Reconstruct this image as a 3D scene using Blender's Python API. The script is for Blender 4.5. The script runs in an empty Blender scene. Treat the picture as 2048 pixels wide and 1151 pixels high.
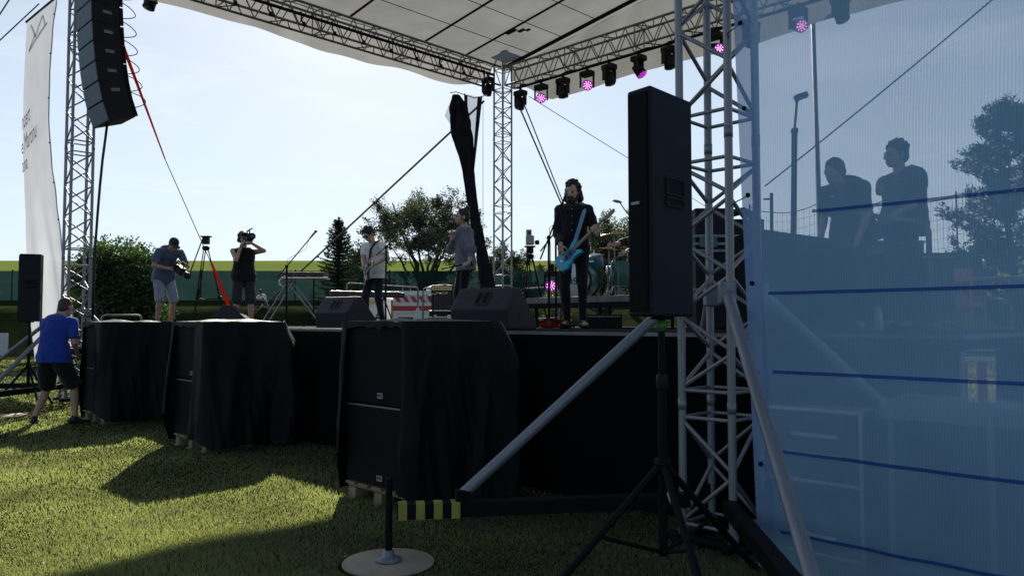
import bpy, bmesh, math, random
import numpy as np
from mathutils import Vector, Matrix, noise

random.seed(11)
rng = np.random.default_rng(11)
SC = bpy.context.scene
COL = SC.collection
R = math.radians
V = Vector

# ------------------------------------------------------------------ camera, sky, sun, exposure
F_PX, CX, CY, HORIZON = 1550.0, 1024.0, 575.5, 645.0      # of the 2048 px wide photograph
PITCH = math.atan((HORIZON - CY) / F_PX)
CAM = V((0, 0, 1.42))
cam_d = bpy.data.cameras.new('camera')
cam = bpy.data.objects.new('camera', cam_d)
COL.objects.link(cam)
cam.location = CAM
cam.rotation_euler = (math.pi / 2 + PITCH, 0, 0)
cam_d.sensor_width = 36
cam_d.lens = 36 * F_PX / 2048
cam_d.clip_start = 0.05
cam_d.clip_end = 3000
SC.camera = cam

SUN_EL = R(30.6)
SUN_AZ = math.atan2(-0.18, 0.98)                          # from +Y towards +X
SUN_DIR = V((math.sin(SUN_AZ) * math.cos(SUN_EL), math.cos(SUN_AZ) * math.cos(SUN_EL), math.sin(SUN_EL)))

world = bpy.data.worlds.new('World')
SC.world = world
world.use_nodes = True
wn, wl = world.node_tree.nodes, world.node_tree.links
wn.clear()
w_out = wn.new('ShaderNodeOutputWorld')
w_bg = wn.new('ShaderNodeBackground')
w_bg.inputs['Strength'].default_value = 0.055
w_sky = wn.new('ShaderNodeTexSky')
w_sky.sky_type = 'NISHITA'
w_sky.sun_disc = False
w_sky.sun_elevation = SUN_EL
w_sky.sun_rotation = SUN_AZ
w_sky.altitude = 300
w_sky.air_density = 1.0
w_sky.dust_density = 0.8
w_sky.ozone_density = 1.6
# thin cirrus, laid out on a flat layer far above
w_tc = wn.new('ShaderNodeTexCoord')
w_sep = wn.new('ShaderNodeSeparateXYZ')
wl.new(w_tc.outputs['Generated'], w_sep.inputs[0])
w_mx = wn.new('ShaderNodeMath'); w_mx.operation = 'MAXIMUM'; w_mx.inputs[1].default_value = 0.04
wl.new(w_sep.outputs['Z'], w_mx.inputs[0])
w_dx = wn.new('ShaderNodeMath'); w_dx.operation = 'DIVIDE'
w_dy = wn.new('ShaderNodeMath'); w_dy.operation = 'DIVIDE'
wl.new(w_sep.outputs['X'], w_dx.inputs[0]); wl.new(w_mx.outputs[0], w_dx.inputs[1])
wl.new(w_sep.outputs['Y'], w_dy.inputs[0]); wl.new(w_mx.outputs[0], w_dy.inputs[1])
w_cmb = wn.new('ShaderNodeCombineXYZ')
wl.new(w_dx.outputs[0], w_cmb.inputs[0]); wl.new(w_dy.outputs[0], w_cmb.inputs[1])
w_ns = wn.new('ShaderNodeTexNoise')
w_ns.inputs['Scale'].default_value = 1.1
w_ns.inputs['Detail'].default_value = 7
w_ns.inputs['Roughness'].default_value = 0.62
w_ns.inputs['Distortion'].default_value = 0.6
wl.new(w_cmb.outputs[0], w_ns.inputs['Vector'])
w_rp = wn.new('ShaderNodeValToRGB')
w_rp.color_ramp.elements[0].position = 0.50
w_rp.color_ramp.elements[0].color = (0, 0, 0, 1)
w_rp.color_ramp.elements[1].position = 0.80
w_rp.color_ramp.elements[1].color = (0.55, 0.55, 0.55, 1)
wl.new(w_ns.outputs['Fac'], w_rp.inputs['Fac'])
w_mix = wn.new('ShaderNodeMixRGB')
w_mix.inputs['Color2'].default_value = (14, 14, 14, 1)
wl.new(w_rp.outputs['Color'], w_mix.inputs['Fac'])
wl.new(w_sky.outputs['Color'], w_mix.inputs['Color1'])
# pale summer haze that thickens towards the horizon
w_hz = wn.new('ShaderNodeMapRange')
w_hz.interpolation_type = 'SMOOTHSTEP'
w_hz.inputs['From Min'].default_value = 0.0
w_hz.inputs['From Max'].default_value = 0.75
w_hz.inputs['To Min'].default_value = 0.80
w_hz.inputs['To Max'].default_value = 0.05
wl.new(w_sep.outputs['Z'], w_hz.inputs['Value'])
w_veil = wn.new('ShaderNodeMixRGB')
w_veil.inputs['Color2'].default_value = (9.7, 11.5, 13.4, 1)
# forward scattering: the haze is densest on the sun's side of the sky
w_dot = wn.new('ShaderNodeVectorMath'); w_dot.operation = 'DOT_PRODUCT'
w_dot.inputs[1].default_value = (math.sin(SUN_AZ), math.cos(SUN_AZ), 0.0)
wl.new(w_tc.outputs['Generated'], w_dot.inputs[0])
w_fs = wn.new('ShaderNodeMapRange'); w_fs.interpolation_type = 'SMOOTHSTEP'
w_fs.inputs['From Min'].default_value = -0.7
w_fs.inputs['From Max'].default_value = 0.85
w_fs.inputs['To Min'].default_value = 0.20
w_fs.inputs['To Max'].default_value = 1.0
wl.new(w_dot.outputs['Value'], w_fs.inputs['Value'])
w_hm = wn.new('ShaderNodeMath'); w_hm.operation = 'MULTIPLY'
wl.new(w_hz.outputs[0], w_hm.inputs[0]); wl.new(w_fs.outputs[0], w_hm.inputs[1])
wl.new(w_hm.outputs[0], w_veil.inputs['Fac'])
wl.new(w_mix.outputs['Color'], w_veil.inputs['Color1'])
wl.new(w_veil.outputs['Color'], w_bg.inputs['Color'])
wl.new(w_bg.outputs['Background'], w_out.inputs['Surface'])

sun_d = bpy.data.lights.new('sun', 'SUN')
sun_d.energy = 5.0
sun_d.angle = R(0.5)
sun_d.color = (1.0, 0.93, 0.80)
sun = bpy.data.objects.new('sun', sun_d)
COL.objects.link(sun)
sun.rotation_euler = (-SUN_DIR).to_track_quat('-Z', 'Y').to_euler()
sun.location = (0, 0, 60)

SC.view_settings.view_transform = 'Standard'
SC.view_settings.look = 'None'
SC.view_settings.exposure = 0.60
SC.view_settings.gamma = 1.0
SC.view_settings.use_curve_mapping = False
SC.render.engine = 'CYCLES'
SC.cycles.max_bounces = 8
SC.cycles.transparent_max_bounces = 24
SC.cycles.sample_clamp_indirect = 6.0

# ------------------------------------------------------------------ geometry of the place
def at(px, py, y):
    """World point at depth y seen at photograph pixel (px, py)."""
    a, b = (px - CX) / F_PX, -(py - CY) / F_PX
    d = V((a, math.cos(PITCH) - b * math.sin(PITCH), math.sin(PITCH) + b * math.cos(PITCH)))
    return CAM + d * (y / d.y)

S2 = math.sqrt(0.5)
U = V((-S2, S2, 0))          # along the stage front, away from the camera
NA = V((-S2, -S2, 0))        # towards the audience
UP = V((0, 0, 1))
STAGE_Z = 1.35
TOWER_R = V((1.34, 5.0, 0))
TOWER_L = V((-7.88, 14.0, 0))
TOWER_B = V((-0.26, 21.7, 0))
def st(s, t, z=0.0):
    """Stage coordinates: s upstage, t along the front."""
    return V((S2 * s - S2 * t, S2 * s + S2 * t, z))

# ------------------------------------------------------------------ objects
ROOTM = {}
def root(name, loc, label, cat, group=None, rz=0.0):
    o = bpy.data.objects.new(name, None)
    o.empty_display_size = 0.1
    COL.objects.link(o)
    o.location = loc
    o.rotation_euler = (0, 0, rz)
    ROOTM[o.name] = Matrix.Translation(V(loc)) @ Matrix.Rotation(rz, 4, 'Z')
    o['label'] = label; o['category'] = cat
    if group: o['group'] = group
    return o
def tag(o, label, cat, group=None, kind=None):
    if label: o['label'] = label
    if cat: o['category'] = cat
    if group: o['group'] = group
    if kind: o['kind'] = kind
    return o
def rootm(p):
    while p is not None and p.name not in ROOTM and p.parent is not None: p = p.parent
    return ROOTM.get(p.name, Matrix.Identity(4)) if p is not None else Matrix.Identity(4)
def link(name, me, parent=None, kind=None):
    o = bpy.data.objects.new(name, me)
    COL.objects.link(o)
    if parent is not None: o.parent = parent
    if kind: o['kind'] = kind
    return o
def copy_tree(o, parent=None):
    c = o.copy()
    COL.objects.link(c)
    if parent is not None: c.parent = parent
    for ch in list(o.children): copy_tree(ch, c)
    return c

class MB:
    """Collects shapes; build() links them as one mesh object."""
    def __init__(self): self.v = []; self.f = []; self.m = []; self.mi = 0; self.sm = []
    def add(self, vs, fs, smooth=False):
        o = len(self.v)
        self.v += [tuple(p) for p in vs]
        for f in fs:
            self.f.append(tuple(i + o for i in f)); self.m.append(self.mi); self.sm.append(smooth)
        return self
    def box(self, c, s, M=None, bev=0.0):
        c = V(c); M = M or Matrix.Identity(3)
        hx, hy, hz = s[0] / 2, s[1] / 2, s[2] / 2
        if bev <= 0:
            vs = [c + M @ V((x * hx, y * hy, z * hz)) for x in (-1, 1) for y in (-1, 1) for z in (-1, 1)]
            return self.add(vs, [(0, 1, 3, 2), (4, 6, 7, 5), (0, 4, 5, 1), (2, 3, 7, 6), (0, 2, 6, 4), (1, 5, 7, 3)])
        bm = bmesh.new()
        bmesh.ops.create_cube(bm, size=1)
        for q in bm.verts: q.co = V((q.co.x * s[0], q.co.y * s[1], q.co.z * s[2]))
        bmesh.ops.bevel(bm, geom=bm.edges[:], offset=bev, segments=2, profile=0.6, affect='EDGES')
        bm.verts.index_update()
        self.add([c + M @ q.co for q in bm.verts], [[q.index for q in f.verts] for f in bm.faces])
        bm.free(); return self
    def tube(self, a, b, r, r2=None, n=8, caps=True):
        a, b = V(a), V(b); r2 = r if r2 is None else r2
        d = (b - a)
        if d.length < 1e-6: return self
        q = d.to_track_quat('Z', 'Y')
        vs = []
        for p, rr in ((a, r), (b, r2)):
            for i in range(n):
                t = 2 * math.pi * i / n
                vs.append(p + q @ V((rr * math.cos(t), rr * math.sin(t), 0)))
        self.add(vs, [(i, (i + 1) % n, n + (i + 1) % n, n + i) for i in range(n)], True)
        if caps:
            o = len(self.v) - 2 * n
            self.f.append(tuple(o + i for i in reversed(range(n)))); self.m.append(self.mi); self.sm.append(False)
            self.f.append(tuple(o + n + i for i in range(n))); self.m.append(self.mi); self.sm.append(False)
        return self
    def path(self, pts, r, n=6, flat=None):
        """Swept tube; flat=(w, t) gives a ribbon instead."""
        pts = [V(p) for p in pts]
        rs = r if isinstance(r, (list, tuple)) else [r] * len(pts)
        up = V((0, 0, 1)); rings = []; prev = None
        for i, p in enumerate(pts):
            d = (pts[min(i + 1, len(pts) - 1)] - pts[max(i - 1, 0)]).normalized()
            if prev is None:
                x = d.cross(up if abs(d.z) < 0.95 else V((1, 0, 0))).normalized()
            else:
                x = (prev - d * prev.dot(d)).normalized()
            prev = x; y = d.cross(x)
            rings.append([p + (x * math.cos(2 * math.pi * k / n) + y * math.sin(2 * math.pi * k / n)) * rs[i] for k in range(n)])
        vs = [q for rg in rings for q in rg]
        fs = [(i * n + k, i * n + (k + 1) % n, (i + 1) * n + (k + 1) % n, (i + 1) * n + k) for i in range(len(pts) - 1) for k in range(n)]
        fs += [tuple(reversed(range(n))), tuple((len(pts) - 1) * n + k for k in range(n))]
        return self.add(vs, fs, True)
    def lathe(self, prof, o, axis=(0, 0, 1), n=16):
        o = V(o); q = V(axis).to_track_quat('Z', 'Y')
        vs = [o + q @ V((r * math.cos(2 * math.pi * k / n), r * math.sin(2 * math.pi * k / n), z)) for r, z in prof for k in range(n)]
        fs = [(i * n + k, i * n + (k + 1) % n, (i + 1) * n + (k + 1) % n, (i + 1) * n + k) for i in range(len(prof) - 1) for k in range(n)]
        fs += [tuple(reversed(range(n))), tuple((len(prof) - 1) * n + k for k in range(n))]
        return self.add(vs, fs, True)
    def prism(self, poly, ext):
        n = len(poly); ext = V(ext)
        vs = [V(p) for p in poly] + [V(p) + ext for p in poly]
        fs = [tuple(reversed(range(n))), tuple(range(n, 2 * n))]
        fs += [(i, (i + 1) % n, n + (i + 1) % n, n + i) for i in range(n)]
        return self.add(vs, fs)
    def ell(self, c, r, M=None, nu=12, nv=8):
        c = V(c); M = M or Matrix.Identity(3)
        if not isinstance(r, (tuple, list)): r = (r, r, r)
        vs = [c + M @ V((0, 0, r[2]))]
        for j in range(1, nv):
            a = math.pi * j / nv
            for i in range(nu):
                b = 2 * math.pi * i / nu
                vs.append(c + M @ V((r[0] * math.sin(a) * math.cos(b), r[1] * math.sin(a) * math.sin(b), r[2] * math.cos(a))))
        vs.append(c + M @ V((0, 0, -r[2])))
        fs = [(0, 1 + i, 1 + (i + 1) % nu) for i in range(nu)]
        for j in range(nv - 2):
            for i in range(nu):
                a0 = 1 + j * nu
                fs.append((a0 + i, a0 + nu + i, a0 + nu + (i + 1) % nu, a0 + (i + 1) % nu))
        l = len(vs) - 1; a0 = 1 + (nv - 2) * nu
        fs += [(l, a0 + (i + 1) % nu, a0 + i) for i in range(nu)]
        return self.add(vs, fs, True)
    def grid(self, fn, nu, nv, smooth=True):
        vs = [fn(i / nu, j / nv) for j in range(nv + 1) for i in range(nu + 1)]
        w = nu + 1
        return self.add(vs, [(j * w + i, j * w + i + 1, (j + 1) * w + i + 1, (j + 1) * w + i) for j in range(nv) for i in range(nu)], smooth)
    def mesh(self, name, mats, M=None):
        me = bpy.data.meshes.new(name)
        vs = self.v if M is None else [tuple(M @ V(p)) for p in self.v]
        me.from_pydata(vs, [], self.f)
        for mm in (mats if isinstance(mats, (list, tuple)) else [mats]): me.materials.append(mm)
        me.polygons.foreach_set('material_index', self.m)
        me.polygons.foreach_set('use_smooth', self.sm)
        me.update()
        return me
    def build(self, name, mats, parent=None, kind=None, label=None):
        M = rootm(parent).inverted() if parent is not None else None
        o = link(name, self.mesh(name, mats, M), parent, kind)
        if label: o['label'] = label
        return o

_ROD = {}
def rod(name, a, b, r, mat, parent, n=10):
    """A straight tube that shares one unit cylinder with every other tube of its material."""
    key = (mat.name, n)
    if key not in _ROD: _ROD[key] = MB().tube((0, 0, 0), (0, 0, 1), 1, n=n).mesh('tube', mat)
    Mi = rootm(parent).inverted()
    a, b = Mi @ V(a), Mi @ V(b)
    d = b - a
    o = link(name, _ROD[key], parent)
    o.matrix_local = Matrix.Translation(a) @ d.to_track_quat('Z', 'Y').to_matrix().to_4x4() @ Matrix.Diagonal((r, r, d.length, 1))
    return o
def axes(x, y, z):
    return Matrix((x, y, z)).transposed()
def sag(a, b, drop, n=14):
    a, b = V(a), V(b)
    return [a.lerp(b, i / n) + V((0, 0, -4 * drop * (i / n) * (1 - i / n))) for i in range(n + 1)]

# ------------------------------------------------------------------ materials
def nodes(name):
    m = bpy.data.materials.new(name)
    m.use_nodes = True
    nt = m.node_tree
    nt.nodes.clear()
    out = nt.nodes.new('ShaderNodeOutputMaterial')
    return m, nt, out
def varied(nt, rgb, var, scale, coord='Object', detail=5):
    tc = nt.nodes.new('ShaderNodeTexCoord')
    ns = nt.nodes.new('ShaderNodeTexNoise')
    ns.inputs['Scale'].default_value = scale
    ns.inputs['Detail'].default_value = detail
    nt.links.new(tc.outputs[coord], ns.inputs['Vector'])
    rp = nt.nodes.new('ShaderNodeValToRGB')
    rp.color_ramp.elements[0].position = 0.3
    rp.color_ramp.elements[1].position = 0.7
    rp.color_ramp.elements[0].color = (*[max(0, c * (1 - var)) for c in rgb], 1)
    rp.color_ramp.elements[1].color = (*[min(1, c * (1 + var)) for c in rgb], 1)
    nt.links.new(ns.outputs['Fac'], rp.inputs['Fac'])
    return tc, rp
def bumped(nt, tc, coord, scale, strength, dist=0.02, detail=4, stretch=None):
    ns = nt.nodes.new('ShaderNodeTexNoise')
    ns.inputs['Scale'].default_value = scale
    ns.inputs['Detail'].default_value = detail
    if stretch:
        mp = nt.nodes.new('ShaderNodeMapping')
        mp.inputs['Scale'].default_value = stretch
        nt.links.new(tc.outputs[coord], mp.inputs['Vector'])
        nt.links.new(mp.outputs['Vector'], ns.inputs['Vector'])
    else:
        nt.links.new(tc.outputs[coord], ns.inputs['Vector'])
    b = nt.nodes.new('ShaderNodeBump')
    b.inputs['Strength'].default_value = strength
    b.inputs['Distance'].default_value = dist
    nt.links.new(ns.outputs['Fac'], b.inputs['Height'])
    return b
def mat(name, rgb, rough=0.5, metal=0.0, var=0.15, scale=6, bump=0.0, bscale=30, stretch=None, spec=0.5, emit=None, dist=0.02, sheen=0):
    m, nt, out = nodes(name)
    p = nt.nodes.new('ShaderNodeBsdfPrincipled')
    tc, rp = varied(nt, rgb, var, scale)
    nt.links.new(rp.outputs['Color'], p.inputs['Base Color'])
    p.inputs['Roughness'].default_value = rough
    p.inputs['Metallic'].default_value = metal
    p.inputs['Specular IOR Level'].default_value = spec
    if sheen: p.inputs['Sheen Weight'].default_value = sheen
    if emit:
        p.inputs['Emission Color'].default_value = (*emit[0], 1)
        p.inputs['Emission Strength'].default_value = emit[1]
    if bump:
        b = bumped(nt, tc, 'Object', bscale, bump, dist, stretch=stretch)
        nt.links.new(b.outputs['Normal'], p.inputs['Normal'])
    nt.links.new(p.outputs[0], out.inputs['Surface'])
    return m
def sheet(name, rgb, trans_rgb, k_trans=0.4, clear=0.0, var=0.12, scale=4, bump=0.0, bscale=8, stretch=None, gloss=0.0, weave=0.0):
    """Thin cloth or leaf: diffuse + translucent, with an open weave that lets part of the view through."""
    m, nt, out = nodes(name)
    tc, rp = varied(nt, rgb, var, scale)
    d = nt.nodes.new('ShaderNodeBsdfDiffuse')
    t = nt.nodes.new('ShaderNodeBsdfTranslucent')
    nt.links.new(rp.outputs['Color'], d.inputs['Color'])
    tr = nt.nodes.new('ShaderNodeMixRGB'); tr.blend_type = 'MULTIPLY'; tr.inputs['Fac'].default_value = 1
    k = [a / max(b, 1e-4) for a, b in zip(trans_rgb, rgb)]
    tr.inputs['Color2'].default_value = (*k, 1)
    nt.links.new(rp.outputs['Color'], tr.inputs['Color1'])
    nt.links.new(tr.outputs['Color'], t.inputs['Color'])
    mx = nt.nodes.new('ShaderNodeMixShader'); mx.inputs['Fac'].default_value = k_trans
    nt.links.new(d.outputs[0], mx.inputs[1]); nt.links.new(t.outputs[0], mx.inputs[2])
    last = mx
    if gloss:
        g = nt.nodes.new('ShaderNodeBsdfGlossy'); g.inputs['Roughness'].default_value = 0.45
        mg = nt.nodes.new('ShaderNodeMixShader'); mg.inputs['Fac'].default_value = gloss
        nt.links.new(last.outputs[0], mg.inputs[1]); nt.links.new(g.outputs[0], mg.inputs[2])
        last = mg
    if bump:
        b = bumped(nt, tc, 'Object', bscale, bump, 0.03, stretch=stretch)
        nt.links.new(b.outputs['Normal'], d.inputs['Normal']); nt.links.new(b.outputs['Normal'], t.inputs['Normal'])
    if clear:
        tp = nt.nodes.new('ShaderNodeBsdfTransparent')
        mc = nt.nodes.new('ShaderNodeMixShader'); mc.inputs['Fac'].default_value = clear
        nt.links.new(last.outputs[0], mc.inputs[1]); nt.links.new(tp.outputs[0], mc.inputs[2])
        if weave:
            w1 = nt.nodes.new('ShaderNodeTexWave'); w1.wave_type = 'BANDS'; w1.bands_direction = 'Z'; w1.inputs['Scale'].default_value = weave
            w2 = nt.nodes.new('ShaderNodeTexWave'); w2.wave_type = 'BANDS'; w2.bands_direction = 'X'; w2.inputs['Scale'].default_value = weave
            for w in (w1, w2): nt.links.new(tc.outputs['Object'], w.inputs['Vector'])
            mm = nt.nodes.new('ShaderNodeMath'); mm.operation = 'MULTIPLY'
            nt.links.new(w1.outputs['Fac'], mm.inputs[0]); nt.links.new(w2.outputs['Fac'], mm.inputs[1])
            ma = nt.nodes.new('ShaderNodeMapRange')
            ma.inputs['To Min'].default_value = clear - 0.05; ma.inputs['To Max'].default_value = min(1, clear + 0.17)
            nt.links.new(mm.outputs[0], ma.inputs['Value'])
            nt.links.new(ma.outputs[0], mc.inputs['Fac'])
        last = mc
    nt.links.new(last.outputs[0], out.inputs['Surface'])
    return m

M = {}
M['alu'] = mat('aluminium_tube', (0.27, 0.285, 0.31), 0.5, 0.55, 0.18, 9, 0.08, 60)
M['alu_dull'] = mat('weathered_truss_tube', (0.20, 0.20, 0.205), 0.6, 0.35, 0.2, 4)
M['steel'] = mat('galvanised_steel', (0.22, 0.24, 0.275), 0.5, 0.5, 0.25, 14, 0.05, 50)
M['black_steel'] = mat('black_painted_steel', (0.006, 0.006, 0.008), 0.6, 0.0, 0.3, 10, 0.1, 60, spec=0.12)
M['black'] = mat('black_plastic', (0.012, 0.012, 0.014), 0.55, 0, 0.25, 12, 0.06, 120, spec=0.2)
M['wedge'] = mat('lightened_monitor_paint', (0.017, 0.019, 0.030), 0.5, 0, 0.2, 12, 0.15, 200, dist=0.004, spec=0.35)  # sky reflection on the tilted panels put into a lighter, bluer base
M['cab'] = mat('textured_speaker_paint', (0.010, 0.012, 0.018), 0.6, 0, 0.2, 20, 0.2, 220, dist=0.004, spec=0.22)
M['grille'] = mat('speaker_grille', (0.006, 0.0075, 0.0075), 0.75, 0.0, 0.25, 30, 0.35, 400, dist=0.004, spec=0.12)
M['array_front'] = mat('grey_grille_cloth', (0.15, 0.20, 0.25), 0.7, 0, 0.12, 12, 0.25, 300, dist=0.004)
M['tarp'] = mat('dark_tarpaulin', (0.005, 0.0075, 0.0085), 0.55, 0, 0.3, 3, 0.35, 9, dist=0.03, spec=0.14, stretch=(1, 1, 0.35))
M['skirt'] = mat('black_stage_cloth', (0.0035, 0.0035, 0.0045), 0.95, 0, 0.3, 3, 0.4, 6, stretch=(1, 1, 0.15), spec=0.1)
M['deck'] = mat('dark_stage_board', (0.006, 0.006, 0.0065), 0.9, 0, 0.35, 5, 0.2, 40, spec=0.04)
M['wood'] = mat('pallet_wood', (0.26, 0.20, 0.13), 0.8, 0, 0.3, 8, 0.4, 40, stretch=(1, 1, 6))
M['disc_wood'] = mat('plywood_disc', (0.36, 0.30, 0.22), 0.8, 0, 0.18, 5, 0.25, 50)
M['brown'] = mat('dark_brown_wood', (0.05, 0.03, 0.025), 0.6, 0, 0.3, 7, 0.2, 30)
M['yellow'] = mat('yellow_tape', (0.32, 0.30, 0.05), 0.6, 0, 0.12, 9)
M['white'] = mat('white_paint', (0.72, 0.73, 0.74), 0.45, 0, 0.08, 3)
M['white_dirty'] = mat('weathered_white_board', (0.62, 0.66, 0.70), 0.6, 0, 0.12, 2)
M['red'] = mat('red_paint', (0.36, 0.02, 0.03), 0.4, 0, 0.12, 4)
M['strap'] = None
M['rope'] = mat('hemp_rope', (0.10, 0.085, 0.07), 0.9, 0, 0.3, 30, 0.3, 90)
M['dark_rope'] = mat('dark_rope', (0.03, 0.028, 0.03), 0.9, 0, 0.3, 30)
M['cable'] = mat('black_rubber_cable', (0.008, 0.008, 0.009), 0.5)
M['glass'] = mat('dark_window_glass', (0.02, 0.03, 0.04), 0.08, 0, 0.1, 2)
M['orange'] = mat('orange_wood', (0.42, 0.15, 0.05), 0.55, 0, 0.2, 6)
M['gold'] = mat('gold_panel', (0.55, 0.42, 0.16), 0.4, 0.4, 0.15, 12)
M['amp_cloth'] = mat('grey_amp_cloth', (0.045, 0.04, 0.04), 0.9, 0, 0.2, 40, 0.2, 300)
M['tag_grey'] = mat('grey_badge', (0.30, 0.31, 0.36), 0.5, 0.2, 0.1, 30)
M['bronze'] = mat('cymbal_bronze', (0.55, 0.36, 0.14), 0.35, 0.8, 0.2, 10)
M['drum_green'] = mat('green_drum_wrap', (0.02, 0.10, 0.08), 0.3, 0, 0.2, 6)
M['drum_blue'] = mat('blue_drum_wrap', (0.02, 0.10, 0.15), 0.3, 0, 0.2, 6)
M['turquoise'] = mat('turquoise_lacquer', (0.045, 0.42, 0.62), 0.25, 0, 0.06, 4)
M['light_wood'] = mat('maple_neck', (0.30, 0.22, 0.15), 0.5, 0, 0.15, 14)
M['skin'] = mat('skin', (0.42, 0.25, 0.18), 0.5, 0, 0.1, 14)
M['skin_pale'] = mat('pale_skin', (0.50, 0.33, 0.25), 0.5, 0, 0.1, 14)
M['hair_dark'] = mat('dark_brown_hair', (0.022, 0.014, 0.010), 0.55, 0, 0.4, 40, 0.5, 60)
M['hair_brown'] = mat('brown_hair', (0.05, 0.03, 0.018), 0.55, 0, 0.4, 40, 0.5, 60)
M['hair_fair'] = mat('fair_hair', (0.20, 0.13, 0.07), 0.55, 0, 0.4, 40, 0.5, 60)
def cloth(name, rgb, rough=0.85, b=0.5): return mat(name, rgb, rough, 0, 0.16, 7, b, 13, stretch=(1, 1, 0.6), dist=0.03, sheen=0.2, spec=0.2)
M['c_black'] = cloth('black_cotton', (0.010, 0.010, 0.014))
M['c_navy'] = cloth('dark_denim', (0.013, 0.018, 0.030))
M['c_white'] = cloth('white_cotton', (0.78, 0.76, 0.76))
M['c_grey'] = cloth('grey_violet_knit', (0.165, 0.16, 0.21))
M['c_blue'] = cloth('royal_blue_cotton', (0.015, 0.05, 0.33))
M['c_greyblue'] = cloth('grey_blue_cotton', (0.085, 0.115, 0.20))
M['c_shorts'] = cloth('pale_grey_cotton', (0.27, 0.29, 0.36))
M['c_dark'] = cloth('dark_grey_cotton', (0.03, 0.032, 0.04))
M['shoe'] = mat('dark_leather', (0.015, 0.013, 0.012), 0.5)
M['silver'] = mat('silver_trim', (0.62, 0.64, 0.66), 0.35, 0.8, 0.12, 20)
M['led'] = mat('magenta_led', (0.4, 0.1, 0.4), 0.3, emit=((1.0, 0.34, 0.90), 1.7))
M['led_rim'] = mat('violet_led', (0.2, 0.02, 0.3), 0.3, emit=((0.42, 0.02, 0.45), 0.7))
M['green_dot'] = mat('green_sticker', (0.06, 0.17, 0.035), 0.5)
M['print'] = sheet('dark_grey_print', (0.06, 0.06, 0.07), (0.06, 0.06, 0.07), 0.5)
M['logo_print'] = sheet('pale_grey_print', (0.58, 0.61, 0.67), (0.55, 0.58, 0.64), 0.48)
M['stripe'] = sheet('blue_print_on_mesh', (0.03, 0.10, 0.40), (0.03, 0.10, 0.40), 0.3, 0.22)
M['canvas'] = sheet('roof_canvas', (0.50, 0.50, 0.50), (0.40, 0.405, 0.41), 0.34, 0, 0.10, 1.2, 0.35, 3)
M['banner'] = sheet('white_banner_cloth', (0.70, 0.72, 0.76), (0.66, 0.68, 0.74), 0.48, 0.06, 0.05, 2, 0.25, 4, stretch=(2, 2, 0.3))
M['mesh'] = sheet('blue_scaffold_mesh', (0.38, 0.68, 1.0), (0.32, 0.56, 0.95), 0.38, 0.34, 0.06, 3, weave=31)
M['hem'] = sheet('blue_mesh_hem', (0.30, 0.48, 0.80), (0.22, 0.38, 0.68), 0.4, 0.20, 0.05, 3)
M['net'] = sheet('black_curtain_net', (0.012, 0.013, 0.020), (0.012, 0.013, 0.02), 0.3, 0.55)
M['curtain'] = sheet('black_bunched_curtain', (0.022, 0.025, 0.036), (0.018, 0.02, 0.03), 0.3, 0.0, 0.3, 3, 0.5, 8)
M['strap'] = sheet('red_webbing', (0.45, 0.05, 0.035), (0.50, 0.05, 0.035), 0.5, 0, 0.12, 20)
M['windscreen'] = sheet('dark_green_windscreen', (0.019, 0.042, 0.041), (0.018, 0.042, 0.041), 0.35, 0.0, 0.2, 1.0)
M['clear_plastic'] = sheet('clear_plastic_sheet', (0.45, 0.48, 0.5), (0.4, 0.45, 0.5), 0.4, 0.6, gloss=0.25)
M['bottle'] = sheet('clear_bottle_plastic', (0.7, 0.72, 0.75), (0.7, 0.72, 0.75), 0.5, 0.35, gloss=0.2)

# ------------------------------------------------------------------ ground, field, grass
def smooth01(t): t = min(1, max(0, t)); return t * t * (3 - 2 * t)
def gz(x, y):
    k = smooth01((x - 0.5) / 5)                      # the bank softens to the right
    steep = 2.1 * smooth01((y - 33) / 3.3) + 0.5 * smooth01((y - 36.3) / 4.5)
    soft = 2.6 * smooth01((y - 27) / 15)
    z = steep * (1 - k) + soft * k
    if y > 41: z += 20.0 * (1 - (1 - min(1, (y - 41) / 240)) ** 1.25)
    if y > 281: z -= (y - 281) * 0.01
    return z + 0.03 * noise.noise(V((x * 0.25, y * 0.25, 0))) * smooth01((y - 12) / 6)

def ground_mat(name, c1, c2, c3, s, bump):
    m, nt, out = nodes(name)
    tc = nt.nodes.new('ShaderNodeTexCoord')
    def ns(sc, det):
        n = nt.nodes.new('ShaderNodeTexNoise'); n.inputs['Scale'].default_value = sc; n.inputs['Detail'].default_value = det
        nt.links.new(tc.outputs['Object'], n.inputs['Vector']); return n
    a, b = ns(s, 8), ns(s * 14, 6)
    r1 = nt.nodes.new('ShaderNodeValToRGB')
    r1.color_ramp.elements[0].position = 0.35; r1.color_ramp.elements[0].color = (*c1, 1)
    r1.color_ramp.elements[1].position = 0.65; r1.color_ramp.elements[1].color = (*c2, 1)
    nt.links.new(a.outputs['Fac'], r1.inputs['Fac'])
    mx = nt.nodes.new('ShaderNodeMixRGB'); mx.inputs['Color2'].default_value = (*c3, 1)
    r2 = nt.nodes.new('ShaderNodeMapRange'); r2.inputs['From Min'].default_value = 0.45; r2.inputs['From Max'].default_value = 0.7
    nt.links.new(b.outputs['Fac'], r2.inputs['Value']); nt.links.new(r2.outputs[0], mx.inputs['Fac'])
    nt.links.new(r1.outputs['Color'], mx.inputs['Color1'])
    d = nt.nodes.new('ShaderNodeBsdfDiffuse'); nt.links.new(mx.outputs['Color'], d.inputs['Color'])
    bp = bumped(nt, tc, 'Object', s * 25, bump, 0.05); nt.links.new(bp.outputs['Normal'], d.inputs['Normal'])
    nt.links.new(d.outputs[0], out.inputs['Surface'])
    return m
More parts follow.
